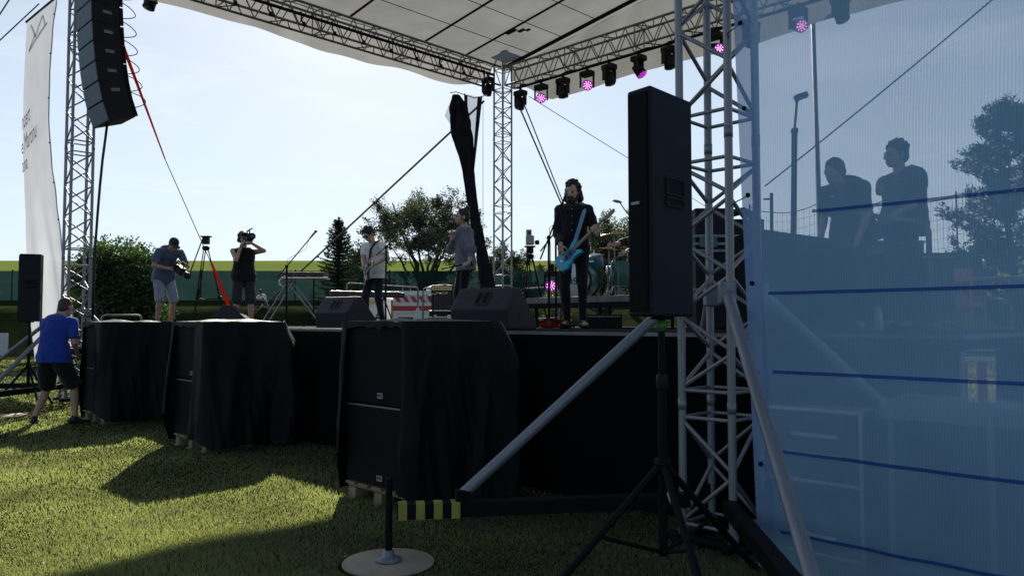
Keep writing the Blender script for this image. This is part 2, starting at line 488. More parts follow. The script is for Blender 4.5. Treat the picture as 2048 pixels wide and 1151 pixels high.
M['soil'] = ground_mat('lawn_soil', (0.018, 0.028, 0.010), (0.038, 0.054, 0.018), (0.03, 0.03, 0.016), 1.5, 0.8)
M['field'] = ground_mat('young_grain_field', (0.14, 0.185, 0.045), (0.175, 0.225, 0.058), (0.12, 0.17, 0.036), 0.04, 0.6)
M['blade'] = sheet('grass_blade', (0.022, 0.036, 0.013), (0.42, 0.49, 0.125), 0.5, var=0.5, scale=0.9, gloss=0.11)
M['blade_dry'] = sheet('dry_grass_blade', (0.15, 0.145, 0.09), (0.40, 0.38, 0.22), 0.5, var=0.3, scale=2, gloss=0.06)

def terrain(name, xs, ys, m):
    mb = MB()
    vs = [(x, y, gz(x, y)) for y in ys for x in xs]
    w = len(xs)
    mb.add(vs, [(j * w + i, j * w + i + 1, (j + 1) * w + i + 1, (j + 1) * w + i) for j in range(len(ys) - 1) for i in range(w - 1)], True)
    o = mb.build(name, m); o['kind'] = 'structure'; return o
xs = [-900, -500, -300, -160, -90, -60] + [-40 + 2 * i for i in range(41)] + [60, 90, 160, 300, 500, 900]
terrain('lawn', xs, [-40, -20, -8] + [-4 + 1.5 * i for i in range(21)] + [27.5 + 0.5 * i for i in range(29)] + [42], M['soil'])
terrain('grain_field', xs, [42, 50, 60, 75, 90, 110, 130, 160, 190, 220, 250, 281, 330, 400, 600, 1000], M['field'])

def blades(name, n, m, hmin, hmax, wd, dmin, dmax, label):
    u = rng.random(n)
    d = (dmin ** -0.6 + u * (dmax ** -0.6 - dmin ** -0.6)) ** (-1 / 0.6)
    px = rng.uniform(-80, 2130, n)
    x = (px - CX) / F_PX * d
    keep = np.ones(n, bool)
    for cx_, cy_, rr in ((-0.735, 4.62, 0.285),): keep &= (x - cx_) ** 2 + (d - cy_) ** 2 > rr * rr
    s_ = (x + d) * S2
    keep &= ~((s_ > 5.4) & (s_ < 11.4) & ((d - x) * S2 < 15))          # nothing grows under the stage
    x, d = x[keep], d[keep]; n = len(x)
    a = rng.uniform(0, 2 * math.pi, n)
    # short lawn with thicker and thinner patches
    patch = 0.75 + 0.35 * np.sin(x * 1.9 + 1.3 * np.sin(d * 1.1)) * np.sin(d * 1.6 + 0.7 * np.cos(x * 0.9))
    h = rng.uniform(hmin, hmax, n) * patch * (1 + 0.02 * d)
    w = wd * (0.5 + 0.10 * d) * rng.uniform(0.7, 1.3, n)
    lean = rng.uniform(0.1, 0.9, n) * h; la = rng.uniform(0, 2 * math.pi, n)
    vv = np.zeros((n, 3, 3))
    vv[:, 0] = np.stack([x - w * np.cos(a), d - w * np.sin(a), np.full(n, -0.004)], 1)
    vv[:, 1] = np.stack([x + w * np.cos(a), d + w * np.sin(a), np.full(n, -0.004)], 1)
    vv[:, 2] = np.stack([x + lean * np.cos(la), d + lean * np.sin(la), h], 1)
    me = bpy.data.meshes.new(name)
    me.vertices.add(3 * n); me.vertices.foreach_set('co', vv.reshape(-1))
    me.loops.add(3 * n); me.loops.foreach_set('vertex_index', np.arange(3 * n, dtype=np.int32))
    me.polygons.add(n); me.polygons.foreach_set('loop_start', np.arange(0, 3 * n, 3, dtype=np.int32))
    me.polygons.foreach_set('loop_total', np.full(n, 3, dtype=np.int32))
    me.materials.append(m); me.update(calc_edges=True); me.validate()
    o = link(name, me); tag(o, label, 'grass', kind='stuff'); return o
blades('grass', 520000, M['blade'], 0.014, 0.036, 0.0030, 2.9, 30, 'short trodden green lawn grass in front of the stage')
blades('dry_grass', 60000, M['blade_dry'], 0.012, 0.034, 0.0030, 2.9, 26, 'pale dry blades and clippings scattered over the lawn')

pet = MB()
for _ in range(150):
    d = random.uniform(3.2, 9) ; x = (random.uniform(-60, 1350) - CX) / F_PX * d
    a = random.uniform(0, 6.28); w_ = random.uniform(0.004, 0.009)
    c = V((x, d, random.uniform(0.014, 0.032))); e = V((math.cos(a), math.sin(a), random.uniform(-.3, .3))) * w_; g = V((-math.sin(a), math.cos(a), random.uniform(-.3, .3))) * w_ * 0.7
    pet.add([c - e, c + g, c + e, c - g], [(0, 1, 2, 3)])
tag(pet.build('fallen_petals', M['white_dirty']), 'tiny pale petals and paper bits scattered on the grass', 'petals', kind='stuff')

# ------------------------------------------------------------------ trees and shrubs
def leaf_mesh(name, pts, size, m, parent, narrow=0.55, dirs=None, kind='stuff'):
    P = np.array(pts); n = len(P)
    a = rng.normal(size=(n, 3)) if dirs is None else np.array(dirs) + 0.35 * rng.normal(size=(n, 3))
    a /= np.linalg.norm(a, axis=1, keepdims=True)
    b = rng.normal(size=(n, 3)); b -= (b * a).sum(1, keepdims=True) * a; b /= np.linalg.norm(b, axis=1, keepdims=True)
    s = (size * rng.uniform(0.6, 1.35, n))[:, None]
    vv = np.stack([P - a * s * 0.5, P + b * s * 0.5 * narrow, P + a * s * 0.5, P - b * s * 0.5 * narrow], 1)
    Mi = np.array(rootm(parent).inverted())
    vv = vv.reshape(-1, 3) @ Mi[:3, :3].T + Mi[:3, 3]
    me = bpy.data.meshes.new(name)
    me.vertices.add(4 * n); me.vertices.foreach_set('co', vv.reshape(-1))
    me.loops.add(4 * n); me.loops.foreach_set('vertex_index', np.arange(4 * n, dtype=np.int32))
    me.polygons.add(n); me.polygons.foreach_set('loop_start', np.arange(0, 4 * n, 4, dtype=np.int32))
    me.polygons.foreach_set('loop_total', np.full(n, 4, dtype=np.int32))
    me.materials.append(m); me.update(calc_edges=True)
    return link(name, me, parent, kind)
M['bark'] = mat('tree_bark', (0.045, 0.036, 0.028), 0.9, 0, 0.3, 6, 0.6, 20)
M['leaf_apple'] = sheet('apple_leaf', (0.038, 0.050, 0.032), (0.075, 0.10, 0.040), 0.42, var=0.35, scale=0.8, gloss=0.06)
M['leaf_lilac'] = sheet('lilac_leaf', (0.024, 0.052, 0.018), (0.06, 0.13, 0.02), 0.4, var=0.4, scale=0.8, gloss=0.05)
M['leaf_birch'] = sheet('young_tree_leaf', (0.055, 0.07, 0.035), (0.11, 0.14, 0.04), 0.42, var=0.35, scale=0.8, gloss=0.06)
M['needle'] = sheet('spruce_needle', (0.022, 0.036, 0.026), (0.03, 0.055, 0.026), 0.3, var=0.35, scale=1.2)
M['needle_pine'] = sheet('pine_needle', (0.030, 0.048, 0.028), (0.04, 0.07, 0.03), 0.3, var=0.3, scale=1.2)

def cg(s):
    while True:
        g = random.gauss(0, s)
        if abs(g) < 1.7 * s: return g
def wander(p, d, length, n, wob, up=0.0):
    pts = [V(p)]; d = V(d).normalized()
    for i in range(n):
        d = (d + V((random.uniform(-wob, wob), random.uniform(-wob, wob), random.uniform(-wob, wob) + up))).normalized()
        pts.append(pts[-1] + d * length / n)
    return pts
def taper(r0, r1, n): return [r0 + (r1 - r0) * i / (n - 1) for i in range(n)]
def broadleaf(loc, H, rx, zc, rz, nl, leaf, m, label, nlimb=9, nclump=90, csize=0.09, lean=(0, 0), ry=None, fork=0.9, seed=1):
    """Forked trunk, limbs and twigs that reach leaf clumps spread through an uneven dome."""
    r = root('broadleaf_tree', loc, label, 'tree'); loc = V(loc); random.seed(seed)
    ry = ry or rx
    mb = MB(); tr = H * 0.022 + 0.035
    tp = wander(loc - V((0, 0, 0.1)), (lean[0], lean[1], 1), fork + 0.1, 6, 0.10)
    mb.path(tp, taper(tr * 1.35, tr * 0.9, len(tp)), 9)
    ctr = loc + V((lean[0] * H * 0.25, lean[1] * H * 0.25, zc))
    clumps = []
    while len(clumps) < nclump:
        d = V((random.gauss(0, 1), random.gauss(0, 1), random.gauss(0.15, 1))).normalized()
        q = random.uniform(0.35, 1) ** 0.6 * (0.80 + 0.42 * noise.noise(d * 1.9 + V((seed, 0, 0))))
        if d.z < -0.72: continue
        clumps.append(ctr + V((d.x * rx * q, d.y * ry * q, d.z * rz * q)))
    limbs = []
    for k in range(nlimb):
        a = 2 * math.pi * (k + random.uniform(-.3, .3)) / nlimb
        e = ctr + V((math.cos(a) * rx * random.uniform(0.35, 0.75), math.sin(a) * ry * random.uniform(0.35, 0.75), rz * random.uniform(-0.35, 0.6)))
        b = tp[-1 - (k % 2)]
        pts = []
        for t in range(9):
            u = t / 8
            q = b.lerp(e, u) + V((0, 0, -0.10 * H * math.sin(math.pi * u) * 0.5)) + V((random.uniform(-1, 1), random.uniform(-1, 1), random.uniform(-1, 1))) * 0.022 * H * math.sin(math.pi * u)
            pts.append(q)
        limbs.append(pts); mb.path(pts, taper(tr * 0.72, tr * 0.16, 9), 6)
    pts = []
    for c in clumps:
        best = min((q for L in limbs for q in L[3:]), key=lambda q: (q - c).length)
        mid = best.lerp(c, 0.5) + V((random.uniform(-1, 1), random.uniform(-1, 1), random.uniform(-0.6, 1))) * 0.12 * (c - best).length
        mb.path([best, best.lerp(mid, 0.6), mid, mid.lerp(c, 0.55), c], [tr * 0.15, tr * 0.12, tr * 0.09, tr * 0.06, tr * 0.03], 4)
        g = random.uniform(0.45, 1.5); sz = H * csize * random.uniform(0.6, 1.25)
        out = (c - ctr).normalized()
        for _ in range(int(nl / nclump * g)):
            p = c + V((cg(1), cg(1), cg(0.8))) * sz * 0.62
            pts.append(p)
        for _ in range(4):
            d = (out + V((random.gauss(0, .6), random.gauss(0, .6), abs(random.gauss(0.2, .6))))).normalized()
            for k in range(14): pts.append(c + d * (sz * 0.5 + sz * 0.075 * k) + V((random.gauss(0, .035), random.gauss(0, .035), random.gauss(0, .035))) * 1.6)
    mb.build('trunk', M['bark'], r)
    leaf_mesh('crown', pts, leaf, m, r)
    return r
def shrub(loc, H, rx, ry, nl, leaf, m, label, name='shrub', nclump=42, group=None):
    r = root(name, loc, label, 'shrub', group); loc = V(loc)
    mb = MB(); pts = []
    for i in range(nclump):
        a = random.uniform(0, 2 * math.pi); q = math.sqrt(random.random())
        zz = H * (random.random() ** 0.75) * (0.80 + 0.34 * noise.noise(V((math.cos(a) * 1.7, math.sin(a) * 1.7, nl * 0.01))))
        wz = math.sin(min(1, 0.25 + 0.75 * (1 - abs(zz / H - 0.42) / 0.62)) * math.pi / 2)
        c = loc + V((rx * q * math.cos(a) * wz, ry * q * math.sin(a) * wz, zz * 0.9))
        mb.path([loc + V((random.uniform(-.2, .2), random.uniform(-.2, .2), -0.05)), loc.lerp(c, 0.5) + V((random.uniform(-.2, .2), 0, 0.1)), c], [0.03, 0.02, 0.008], 4)
        s = H * random.uniform(0.035, 0.105)
        nn = int(nl / nclump * random.uniform(0.6, 1.5))
        for _ in range(nn): pts.append(c + V((cg(1), cg(1), cg(0.9))) * s)
        for _ in range(nn // 22):                       # shoots that stand out of the outline
            e = V((random.gauss(0, 1), random.gauss(0, 1), abs(random.gauss(0.8, 0.5)))).normalized()
            for k in range(6): pts.append(c + e * (s * 1.0 + 0.05 * k) + V((random.gauss(0, .03), random.gauss(0, .03), random.gauss(0, .03))))
    mb.build('stems', M['bark'], r)
    leaf_mesh('crown', pts, leaf, m, r)
    return r
def spruce(loc, H, rad, label):
    r = root('spruce_tree', loc, label, 'tree'); loc = V(loc)
    mb = MB().path([loc - V((0, 0, 0.1)), loc + V((0.02, 0, H * 0.5)), loc + V((0, 0, H))], [0.10, 0.06, 0.008], 8)
    pts = []; dirs = []
    z = 0.12
    while z < H * 0.965:
        f = 1 - z / H
        nb = 7 if f > 0.15 else 5
        for i in range(nb):
            a = 2 * math.pi * (i + random.random()) / nb
            L = rad * (f ** 0.85) * random.uniform(0.65, 1.15) + 0.08
            d = V((math.cos(a), math.sin(a), 0)); el = 0.30 - 0.55 * f
            e = loc + V((0, 0, z))
            bp = [e + d * L * k / 6 + V((0, 0, math.tan(el) * L * k / 6 + 0.16 * L * (k / 6) ** 2)) for k in range(7)]
            mb.path(bp, taper(0.016, 0.004, 7), 4)
            for k in range(7):
                for _ in range(int(13 * (0.6 + f))):
                    t = k / 6 + random.uniform(-0.08, 0.08)
                    w = 0.30 * L * (1 - abs(t - 0.45)) * random.uniform(-1, 1)
                    sidev = V((-d.y, d.x, 0))
                    p = e + d * L * t + sidev * w * 0.8 + V((0, 0, math.tan(el) * L * t + 0.16 * L * t * t - abs(random.gauss(0, 0.05))))
                    pts.append(p); dirs.append(d * 0.6 + sidev * (1 if w > 0 else -1) * 0.6 + V((0, 0, 0.1)))
        z += H * 0.036 * (0.6 + 0.7 * f)
    mb.build('trunk', M['bark'], r)
    for k in range(60):
        pts.append(loc + V((random.gauss(0, .03), random.gauss(0, .03), H * (0.93 + 0.075 * random.random())))); dirs.append(V((random.gauss(0, .4), random.gauss(0, .4), 1)))
    leaf_mesh('crown', pts, 0.13, M['needle'], r, 0.30, dirs)
def pine(loc, H, rad, label):
    r = root('pine_tree', loc, label, 'tree'); loc = V(loc)
    mb = MB().path(wander(loc - V((0, 0, 0.1)), (0, 0, 1), H * 0.97, 8, 0.04), taper(0.17, 0.03, 9), 9)
    pts = []; dirs = []
    z = H * 0.20
    while z < H * 0.98:
        f = 1 - z / H
        for i in range(5):
            a = 2 * math.pi * (i + random.random()) / 5
            L = rad * min(1, 0.25 + 1.45 * f) * random.uniform(0.6, 1.1)
            d = V((math.cos(a), math.sin(a), 0.18))
            bp = wander(loc + V((0, 0, z)), d, L, 7, 0.12, 0.07)
            mb.path(bp, taper(0.04, 0.01, 8), 5)
            for k in range(2, 8):
                for _ in range(3):
                    sd = V((random.uniform(-1, 1), random.uniform(-1, 1), random.uniform(0.1, 1.1))).normalized()
                    tl = random.uniform(0.25, 0.55)
                    for _ in range(26):
                        t = random.random()
                        pts.append(bp[k] + sd * tl * t + V((random.gauss(0, .05), random.gauss(0, .05), random.gauss(0, .05))))
                        dirs.append(sd + V((random.gauss(0, .5), random.gauss(0, .5), random.gauss(0, .5))))
        z += H * 0.05
    mb.build('trunk', M['bark'], r)
    leaf_mesh('crown', pts, 0.17, M['needle_pine'], r, 0.22, dirs)
def on_ground(px, y):
    p = at(px, 600, y); return V((p.x, y, gz(p.x, y)))

p = on_ground(236, 28); shrub(p, 5.2, 1.5, 1.3, 30000, 0.12, M['leaf_lilac'], 'big dark leafy bush behind the far left covered speaker stack', 'leafy_bush', 120)
p = on_ground(140, 30); shrub(p, 3.6, 0.8, 0.8, 7000, 0.12, M['leaf_lilac'], 'smaller leafy bush half hidden behind the far left truss tower', 'leafy_bush', 24)
p = on_ground(676, 35); spruce(p, 6.2 - p.z, 1.55, 'young pointed spruce between the two microphone stands left of the guitarist')
p = on_ground(852, 42.5); broadleaf(p, 6.2, 4.1, 3.45, 2.75, 24000, 0.12, M['leaf_apple'], 'wide old apple tree with a low fork behind the singer', 11, 150, 0.072, (-0.06, 0), fork=0.8, seed=5)
p = on_ground(1012, 44); broadleaf(p, 3.4, 1.7, 1.6, 1.3, 6000, 0.12, M['leaf_apple'], 'low bushy tree behind the back truss tower', 6, 40, 0.10, fork=0.4, seed=3)
p = on_ground(1090, 45); shrub(p, 1.9, 1.4, 0.9, 2600, 0.12, M['leaf_apple'], 'thin low bush right of the back truss tower', nclump=24)
p = on_ground(1206, 33); broadleaf(p, 5.6, 1.35, 3.1, 2.25, 13000, 0.105, M['leaf_birch'], 'young loose tree behind the bassist and the drum kit', 9, 80, 0.07, fork=0.7, seed=8)
p = on_ground(1112, 32); broadleaf(p, 3.6, 0.60, 1.9, 1.3, 1500, 0.085, M['leaf_birch'], 'thin sapling between the camera tripod and the bassist', 5, 22, 0.065, fork=0.5, seed=9)
p = on_ground(1268, 36); broadleaf(p, 5.4, 1.5, 3.1, 2.0, 8000, 0.11, M['leaf_birch'], 'young tree mostly hidden behind the tall black loudspeaker', 7, 50, 0.08, fork=0.6, seed=12)
p = on_ground(722, 44); broadleaf(p, 3.6, 1.3, 1.9, 1.5, 5000, 0.12, M['leaf_apple'], 'small low tree between the spruce and the guitarist', 6, 40, 0.09, fork=0.4, seed=15)
p = on_ground(2034, 25); pine(p, 8.5 - p.z, 2.5, 'tall dark pine seen through the blue mesh at the right edge')
p = on_ground(2000, 110); shrub(p, 4.5, 7, 5, 5000, 0.5, M['leaf_lilac'], 'far rounded bush on the field right of the pine trunk', nclump=30)

# ------------------------------------------------------------------ green windscreen fence, boards, far structures
fence = root('windscreen_fence', (0, 41, gz(0, 41)), 'long dark green windscreen fence in front of the grain field', 'fence')
fx = -34.0; k = 0
while fx < 12.5:
    x1 = fx + 2.5
    z0, z1 = gz(fx, 41) - 0.05, gz(x1, 41) - 0.05
    top = 1.62
    h1 = 1.05
    def cell(a, b, lo, hi):
        mb = MB(); mb.grid(lambda u, v: (a + (b - a) * u, 41 + 0.05 * math.sin(u * 9 + k) * math.sin(v * 3.1) * math.sin(u * 3.1416), z0 + (z1 - z0) * u + lo + (hi - lo) * v), 6, 3)
        mb.build('green_panel', M['windscreen'], fence)
    cell(fx - 0.01, x1 + 0.01, 0, h1); cell(fx - 0.01, x1 + 0.01, h1 + 0.002, top)
    rod('post', (fx, 41.06, z0 - 0.2), (fx, 41.06, z0 + top + 0.06), 0.035, M['black_steel'], fence, 8)
    fx = x1; k += 1
hoard = root('white_board', (-24.0, 32.6, 0), 'low white hoarding board standing on the lawn at the far left edge', 'board')
for i in range(3):
    x0 = -21.1 - 2.55 * (i + 1)
    MB().box((x0 + 1.25, 32.6, 0.52), (2.5, 0.05, 0.92), bev=0.008).build('panel', M['white_dirty'], hoard)
    for q in (0.2, 2.3): rod('leg', (x0 + q, 32.65, -0.02), (x0 + q, 32.65, 0.6), 0.02, M['steel'], hoard, 6)

def van(cx, y, w, h, label, main):
    r = root('emergency_van', (cx, y, 0), label, 'van', 'vehicles parked behind the stage')
    L = 5.2
    prof = [(-w / 2, 0.35), (w / 2, 0.35), (w / 2, h * 0.55), (w / 2 - 0.09, h - 0.10), (w / 2 - 0.25, h), (-w / 2 + 0.25, h), (-w / 2 + 0.09, h - 0.10), (-w / 2, h * 0.55)]
    MB().prism([(cx + a, y, b) for a, b in prof], (0, L, 0)).build('body', M['white'], r)
    yb = y - 0.006
    for s in (-1, 1):
        for yy in (y + 0.9, y + 4.2):
            wh = MB().lathe([(0.33, -0.11), (0.36, -0.08), (0.36, 0.08), (0.33, 0.11)], (cx + s * (w / 2 - 0.14), yy, 0.36), (1, 0, 0), 18).build('wheel', M['black'], r)
            MB().lathe([(0.19, -0.12), (0.2, 0.12)], (cx + s * (w / 2 - 0.14), yy, 0.36), (1, 0, 0), 12).build('rim', M['steel'], wh)
    MB().box((cx, y - 0.05, 0.5), (w * 0.98, 0.12, 0.2), bev=0.03).build('bumper', M['black'], r)
    if main:
        MB().box((cx, yb - 0.01, h * 0.76), (w * 0.93, 0.03, 0.17)).build('red_band', M['red'], r)
        for i in range(7):
            x = cx - w * 0.40 + i * w * 0.125
            MB().prism([(x, yb - 0.03, h * 0.845), (x + 0.14, yb - 0.03, h * 0.845), (x + 0.02, yb - 0.03, h * 0.925), (x - 0.12, yb - 0.03, h * 0.925)], (0, 0.025, 0)).build('chevron', M['red'], r)
        for zz in (h * 0.945, h * 0.70):
            MB().box((cx, yb - 0.02, zz), (w * 0.95, 0.05, 0.035), bev=0.01).build('trim_strip', M['white'], r)
        for x in (cx - w * 0.27, cx + w * 0.24):
            wd = MB().box((x, yb - 0.01, h * 0.54), (0.52, 0.03, 0.52), bev=0.012).build('rear_window', M['glass'], r)
        MB().box((cx - w * 0.485, yb, h * 0.66), (0.06, 0.05, 1.1), bev=0.01).build('edge_marker', M['orange'], r)
        MB().box((cx, yb, h * 0.5), (0.02, 0.02, h * 0.8)).build('door_gap', M['black'], r)
        MB().ell((cx + w * 0.12, y + 0.4, h + 0.06), (0.22, 0.18, 0.14)).build('roof_beacon', M['white'], r)
        for q in (-0.34, -0.22): rod('aerial', (cx + q * w, y + 0.3, h - 0.02), (cx + q * w, y + 0.3, h + 0.22), 0.012, M['steel'], r, 6)
    else:
        MB().box((cx, yb - 0.01, h * 0.90), (w * 0.86, 0.03, 0.15)).build('yellow_band', M['gold'], r)
        MB().box((cx, yb - 0.01, h * 0.66), (w * 0.95, 0.03, 0.05)).build('dark_band', M['black'], r)
        MB().box((cx, yb - 0.01, h * 0.5), (w * 0.7, 0.03, 0.3), bev=0.012).build('rear_window', M['glass'], r)
        for s in (-1, 1): MB().box((cx + s * w * 0.45, yb, h * 0.5), (0.1, 0.05, 0.35), bev=0.01).build('tail_light', M['red'], r)
a, b = at(782, 600, 27), at(912, 600, 27)
van((a.x + b.x) / 2, 27, b.x - a.x, 2.53, 'white van with a red band and red slanting chevrons behind the amplifier', True)
a, b = at(668, 600, 28.2), at(776, 600, 28.2)
van((a.x + b.x) / 2, 28.2, b.x - a.x, 2.42, 'white van with a yellow band, half hidden behind the guitarist', False)

# floodlight mast, net fence and pole behind the mesh
p = on_ground(1586, 35)
mast = root('floodlight_mast', p, 'tall floodlight mast with one lamp head behind the blue mesh', 'light mast')
c0, c1, c2 = at(1582, 460, 35), at(1589, 262, 35), at(1594, 202, 35)
rod('lower_pole', (c0.x, 35, p.z - 0.1), c1, 0.13, M['black_steel'], mast, 10)
MB().lathe([(0.15, 0), (0.17, 0.05), (0.17, 0.16), (0.13, 0.2)], c1 - V((0, 0, 0.08)), n=12).build('joint_collar', M['black_steel'], mast)
rod('upper_pole', c1, c2, 0.06, M['black_steel'], mast, 8)
MB().box(at(1602, 193, 35), (0.58, 0.35, 0.26), Matrix.Rotation(R(-18), 3, 'Y'), 0.04).build('lamp_head', M['black_steel'], mast)
MB().box(at(1594, 201, 35), (0.2, 0.1, 0.12), bev=0.02).build('bracket', M['black_steel'], mast)
p = on_ground(1543, 30)
post = root('net_post', p, 'dark post with a short side arm right of the near truss tower', 'post')
rod('pole', p, at(1543, 386, 30), 0.07, M['black_steel'], post, 8)
rod('arm', at(1543, 398, 30), at(1527, 398, 30), 0.04, M['black_steel'], post, 6)
p = on_ground(1700, 31)
net = root('ball_net', p, 'wide ball stop net with sagging top rope behind the two mixing men', 'net')
nb = MB()
xa, xb = at(1500, 400, 31).x, at(1990, 400, 31).x
def ntop(u): return 1.42 + (645 - (412 - 36 * u)) / F_PX * 31 - 0.35 * abs(math.sin(u * math.pi * 3.5)) ** 0.7
NU = 46
tops = [V((xa + (xb - xa) * i / NU, 31 + 0.06 * math.sin(i), ntop(i / NU))) for i in range(NU + 1)]
for i, q in enumerate(tops): nb.tube((q.x, q.y, gz(q.x, 31) - .02), q, 0.006, n=3, caps=False)
for j in range(1, 15):
    for i in range(NU):
        a, b = tops[i], tops[i + 1]
        z0 = gz(a.x, 31)
        nb.tube((a.x, a.y, z0 + (a.z - z0) * j / 15), (b.x, b.y, z0 + (b.z - z0) * j / 15), 0.006, n=3, caps=False)
nb.build('netting', M['dark_rope'], net, 'stuff')
MB().path(tops, 0.018, 5).build('top_rope', M['dark_rope'], net)
for i in (0, 13, 26, 39, 46): rod('net_pole', (tops[i].x, 31.05, gz(tops[i].x, 31) - .05), tops[i] + V((0, 0.05, 0.1)), 0.035, M['black_steel'], net, 6)
a, b = at(1838, 560, 40), at(1964, 560, 40)
hut = root('green_shed', ((a.x + b.x) / 2, 40.9, gz(a.x, 41)), 'dark green flat roofed shed between the mixing man and the pine', 'shed')
cx_, z0 = (a.x + b.x) / 2, gz(a.x, 41) - 0.1
zt = at(1900, 508, 40).z
MB().box((cx_, 41, (z0 + zt) / 2), (b.x - a.x, 2, zt - z0)).build('wall', M['windscreen'], hut)
MB().box((cx_, 41, zt + 0.03), (b.x - a.x + 0.15, 2.2, 0.08)).build('roof', M['black_steel'], hut)
for i in range(7): rod('wall_batten', (a.x + (b.x - a.x) * i / 6, 39.98, z0), (a.x + (b.x - a.x) * i / 6, 39.98, zt), 0.03, M['black_steel'], hut, 4)

# ------------------------------------------------------------------ truss towers
TB = {}
def tower(loc, label):
    r = root('truss_tower', loc, label, 'truss tower', 'towers that carry the stage roof')
    loc = V(loc); h = 0.2475
    cs = [loc + V(c) for c in ((-h, 0, 0), (0, -h, 0), (h, 0, 0), (0, h, 0))]
    z0, z1 = 0.10, 9.05
    for c in cs:
        rod('chord', c + UP * z0, c + UP * z1, 0.026, M['alu'], r, 14)
        MB().tube(c + UP * (z0 - 0.03), c + UP * (z0 + 0.04), 0.034, n=12).build('chord_foot', M['steel'], r)
        for zz in (0.90, 2.60, 4.6, 6.6): MB().tube(c + UP * (zz - 0.035), c + UP * (zz + 0.035), 0.0285, n=12).build('coupler', M['alu'], r)
    rings = (0.15, 0.82, 0.99, 2.45, 2.75, 4.5, 4.7, 6.5, 6.7, 8.0, 8.55, 9.0)
    for zz in rings:
        for i in range(4): rod('rung', cs[i] + UP * zz, cs[(i + 1) % 4] + UP * zz, 0.0125, M['alu'], r, 8)
    segs = ((0.15, 0.82, 1.3), (0.99, 2.45, 3), (2.75, 4.5, 3), (4.7, 6.5, 3), (6.7, 8.0, 3))
    for a, b, n in segs:
        n = max(1, round(n))
        for i in range(4):
            A, B = cs[i], cs[(i + 1) % 4]
            for k in range(n):
                q0, q1, q2 = a + (b - a) * k / n, a + (b - a) * (k + 0.5) / n, a + (b - a) * (k + 1) / n
                if i % 2: A_, B_ = B, A
                else: A_, B_ = A, B
                rod('brace', A_ + UP * (q0 + .02), B_ + UP * (q1 - .01), 0.0135, M['alu'], r, 8)
                rod('brace', B_ + UP * (q1 + .02), A_ + UP * (q2 - .02), 0.0135, M['alu'], r, 8)
    MB().box(loc + UP * 9.08, (0.62, 0.62, 0.03), Matrix.Rotation(R(45), 3, 'Z'), 0.004).build('top_plate', M['black_steel'], r)
    MB().lathe([(0.1, -0.05), (0.12, -0.05), (0.08, 0), (0.12, 0.05), (0.1, 0.05)], loc + V((-0.08, -0.1, 9.2)), (0.7, -0.7, 0), 18).build('pulley', M['black_steel'], r)
    # outriggers: black base beams, inclined brace poles, screw jacks
    outs = ((V((-1, -0.17, 0)), 2.08), (V((-0.088, -1, 0)), 2.42), (V((1, -0.15, 0)), 1.95), (V((0.05, 1, 0)), 2.0))
    for d, L in outs:
        d = d.normalized(); p = V((-d.y, d.x, 0))
        f = axes(d, p, UP)
        MB().box(loc + d * (L / 2 + 0.10) + UP * 0.305, (L - 0.25, 0.08, 0.09), f, 0.006).build('base_beam', M['black_steel'], r)
        for k in range(4):
            MB().box(loc + d * (L - 0.06 - k * 0.105) + UP * 0.305, (0.052, 0.086, 0.096), f, 0.002).build('warning_tape', M['yellow'], r)
        e = loc + d * (L - 0.42) + UP * 0.39
        rod('brace_pole', e, loc + d * 0.27 + UP * 1.60, 0.0345, M['steel'], r, 16)
        cl = MB().box(e - UP * 0.02, (0.09, 0.07, 0.10), f, 0.01)
        cl.tube(e - p * 0.055, e + p * 0.055, 0.02, n=10)
        cl.build('hinge_bracket', M['black_steel'], r)
        MB().box(loc + d * 0.25 + UP * 1.60, (0.11, 0.10, 0.14), f, 0.015).build('tower_clamp', M['steel'], r)
        j = loc + d * (L + 0.02)
        rod('screw_jack', j + UP * 0.045, j + UP * 0.50, 0.021, M['black_steel'], r, 10)
        MB().lathe([(0.075, 0), (0.078, 0.016), (0.05, 0.026), (0.034, 0.034), (0.034, 0.06), (0.02, 0.066)], j + UP * 0.016, n=18).build('jack_foot', M['steel'], r)
        TB.setdefault(label, []).append(j)
    for i in range(4):
        a, b = cs[i] + UP * 0.06, cs[(i + 1) % 4] + UP * 0.06
        rod('base_rail', a + (a - b) * 0.3, b + (b - a) * 0.3, 0.03, M['black_steel'], r, 6)
    return r
LBL_R = 'near aluminium truss tower beside the blue mesh'
LBL_L = 'far left aluminium truss tower behind the man in the blue polo'
LBL_B = 'back aluminium truss tower in the middle at the roof corner'
tower(TOWER_R, LBL_R); tower(TOWER_L, LBL_L); tower(TOWER_B, LBL_B)
def wooden_disc(p, r_, label):
    o = root('wooden_disc', p, label, 'wooden disc', 'plywood discs under the screw jacks')
    MB().lathe([(r_ - 0.004, 0.0), (r_, 0.003), (r_, 0.012), (r_ - 0.004, 0.0155)], p, n=48).build('disc', M['disc_wood'], o)
wooden_disc(V((TB[LBL_R][0].x, TB[LBL_R][0].y, 0)), 0.27, 'round plywood disc lying on the shaded grass in the foreground')
wooden_disc(V((TB[LBL_L][1].x, TB[LBL_L][1].y, 0)), 0.27, 'round plywood disc on the grass beside the legs of the man in blue')
p = at(22, 828, 11.9); wooden_disc(V((p.x, p.y, 0)), 0.27, 'round plywood disc on the grass at the far left edge')

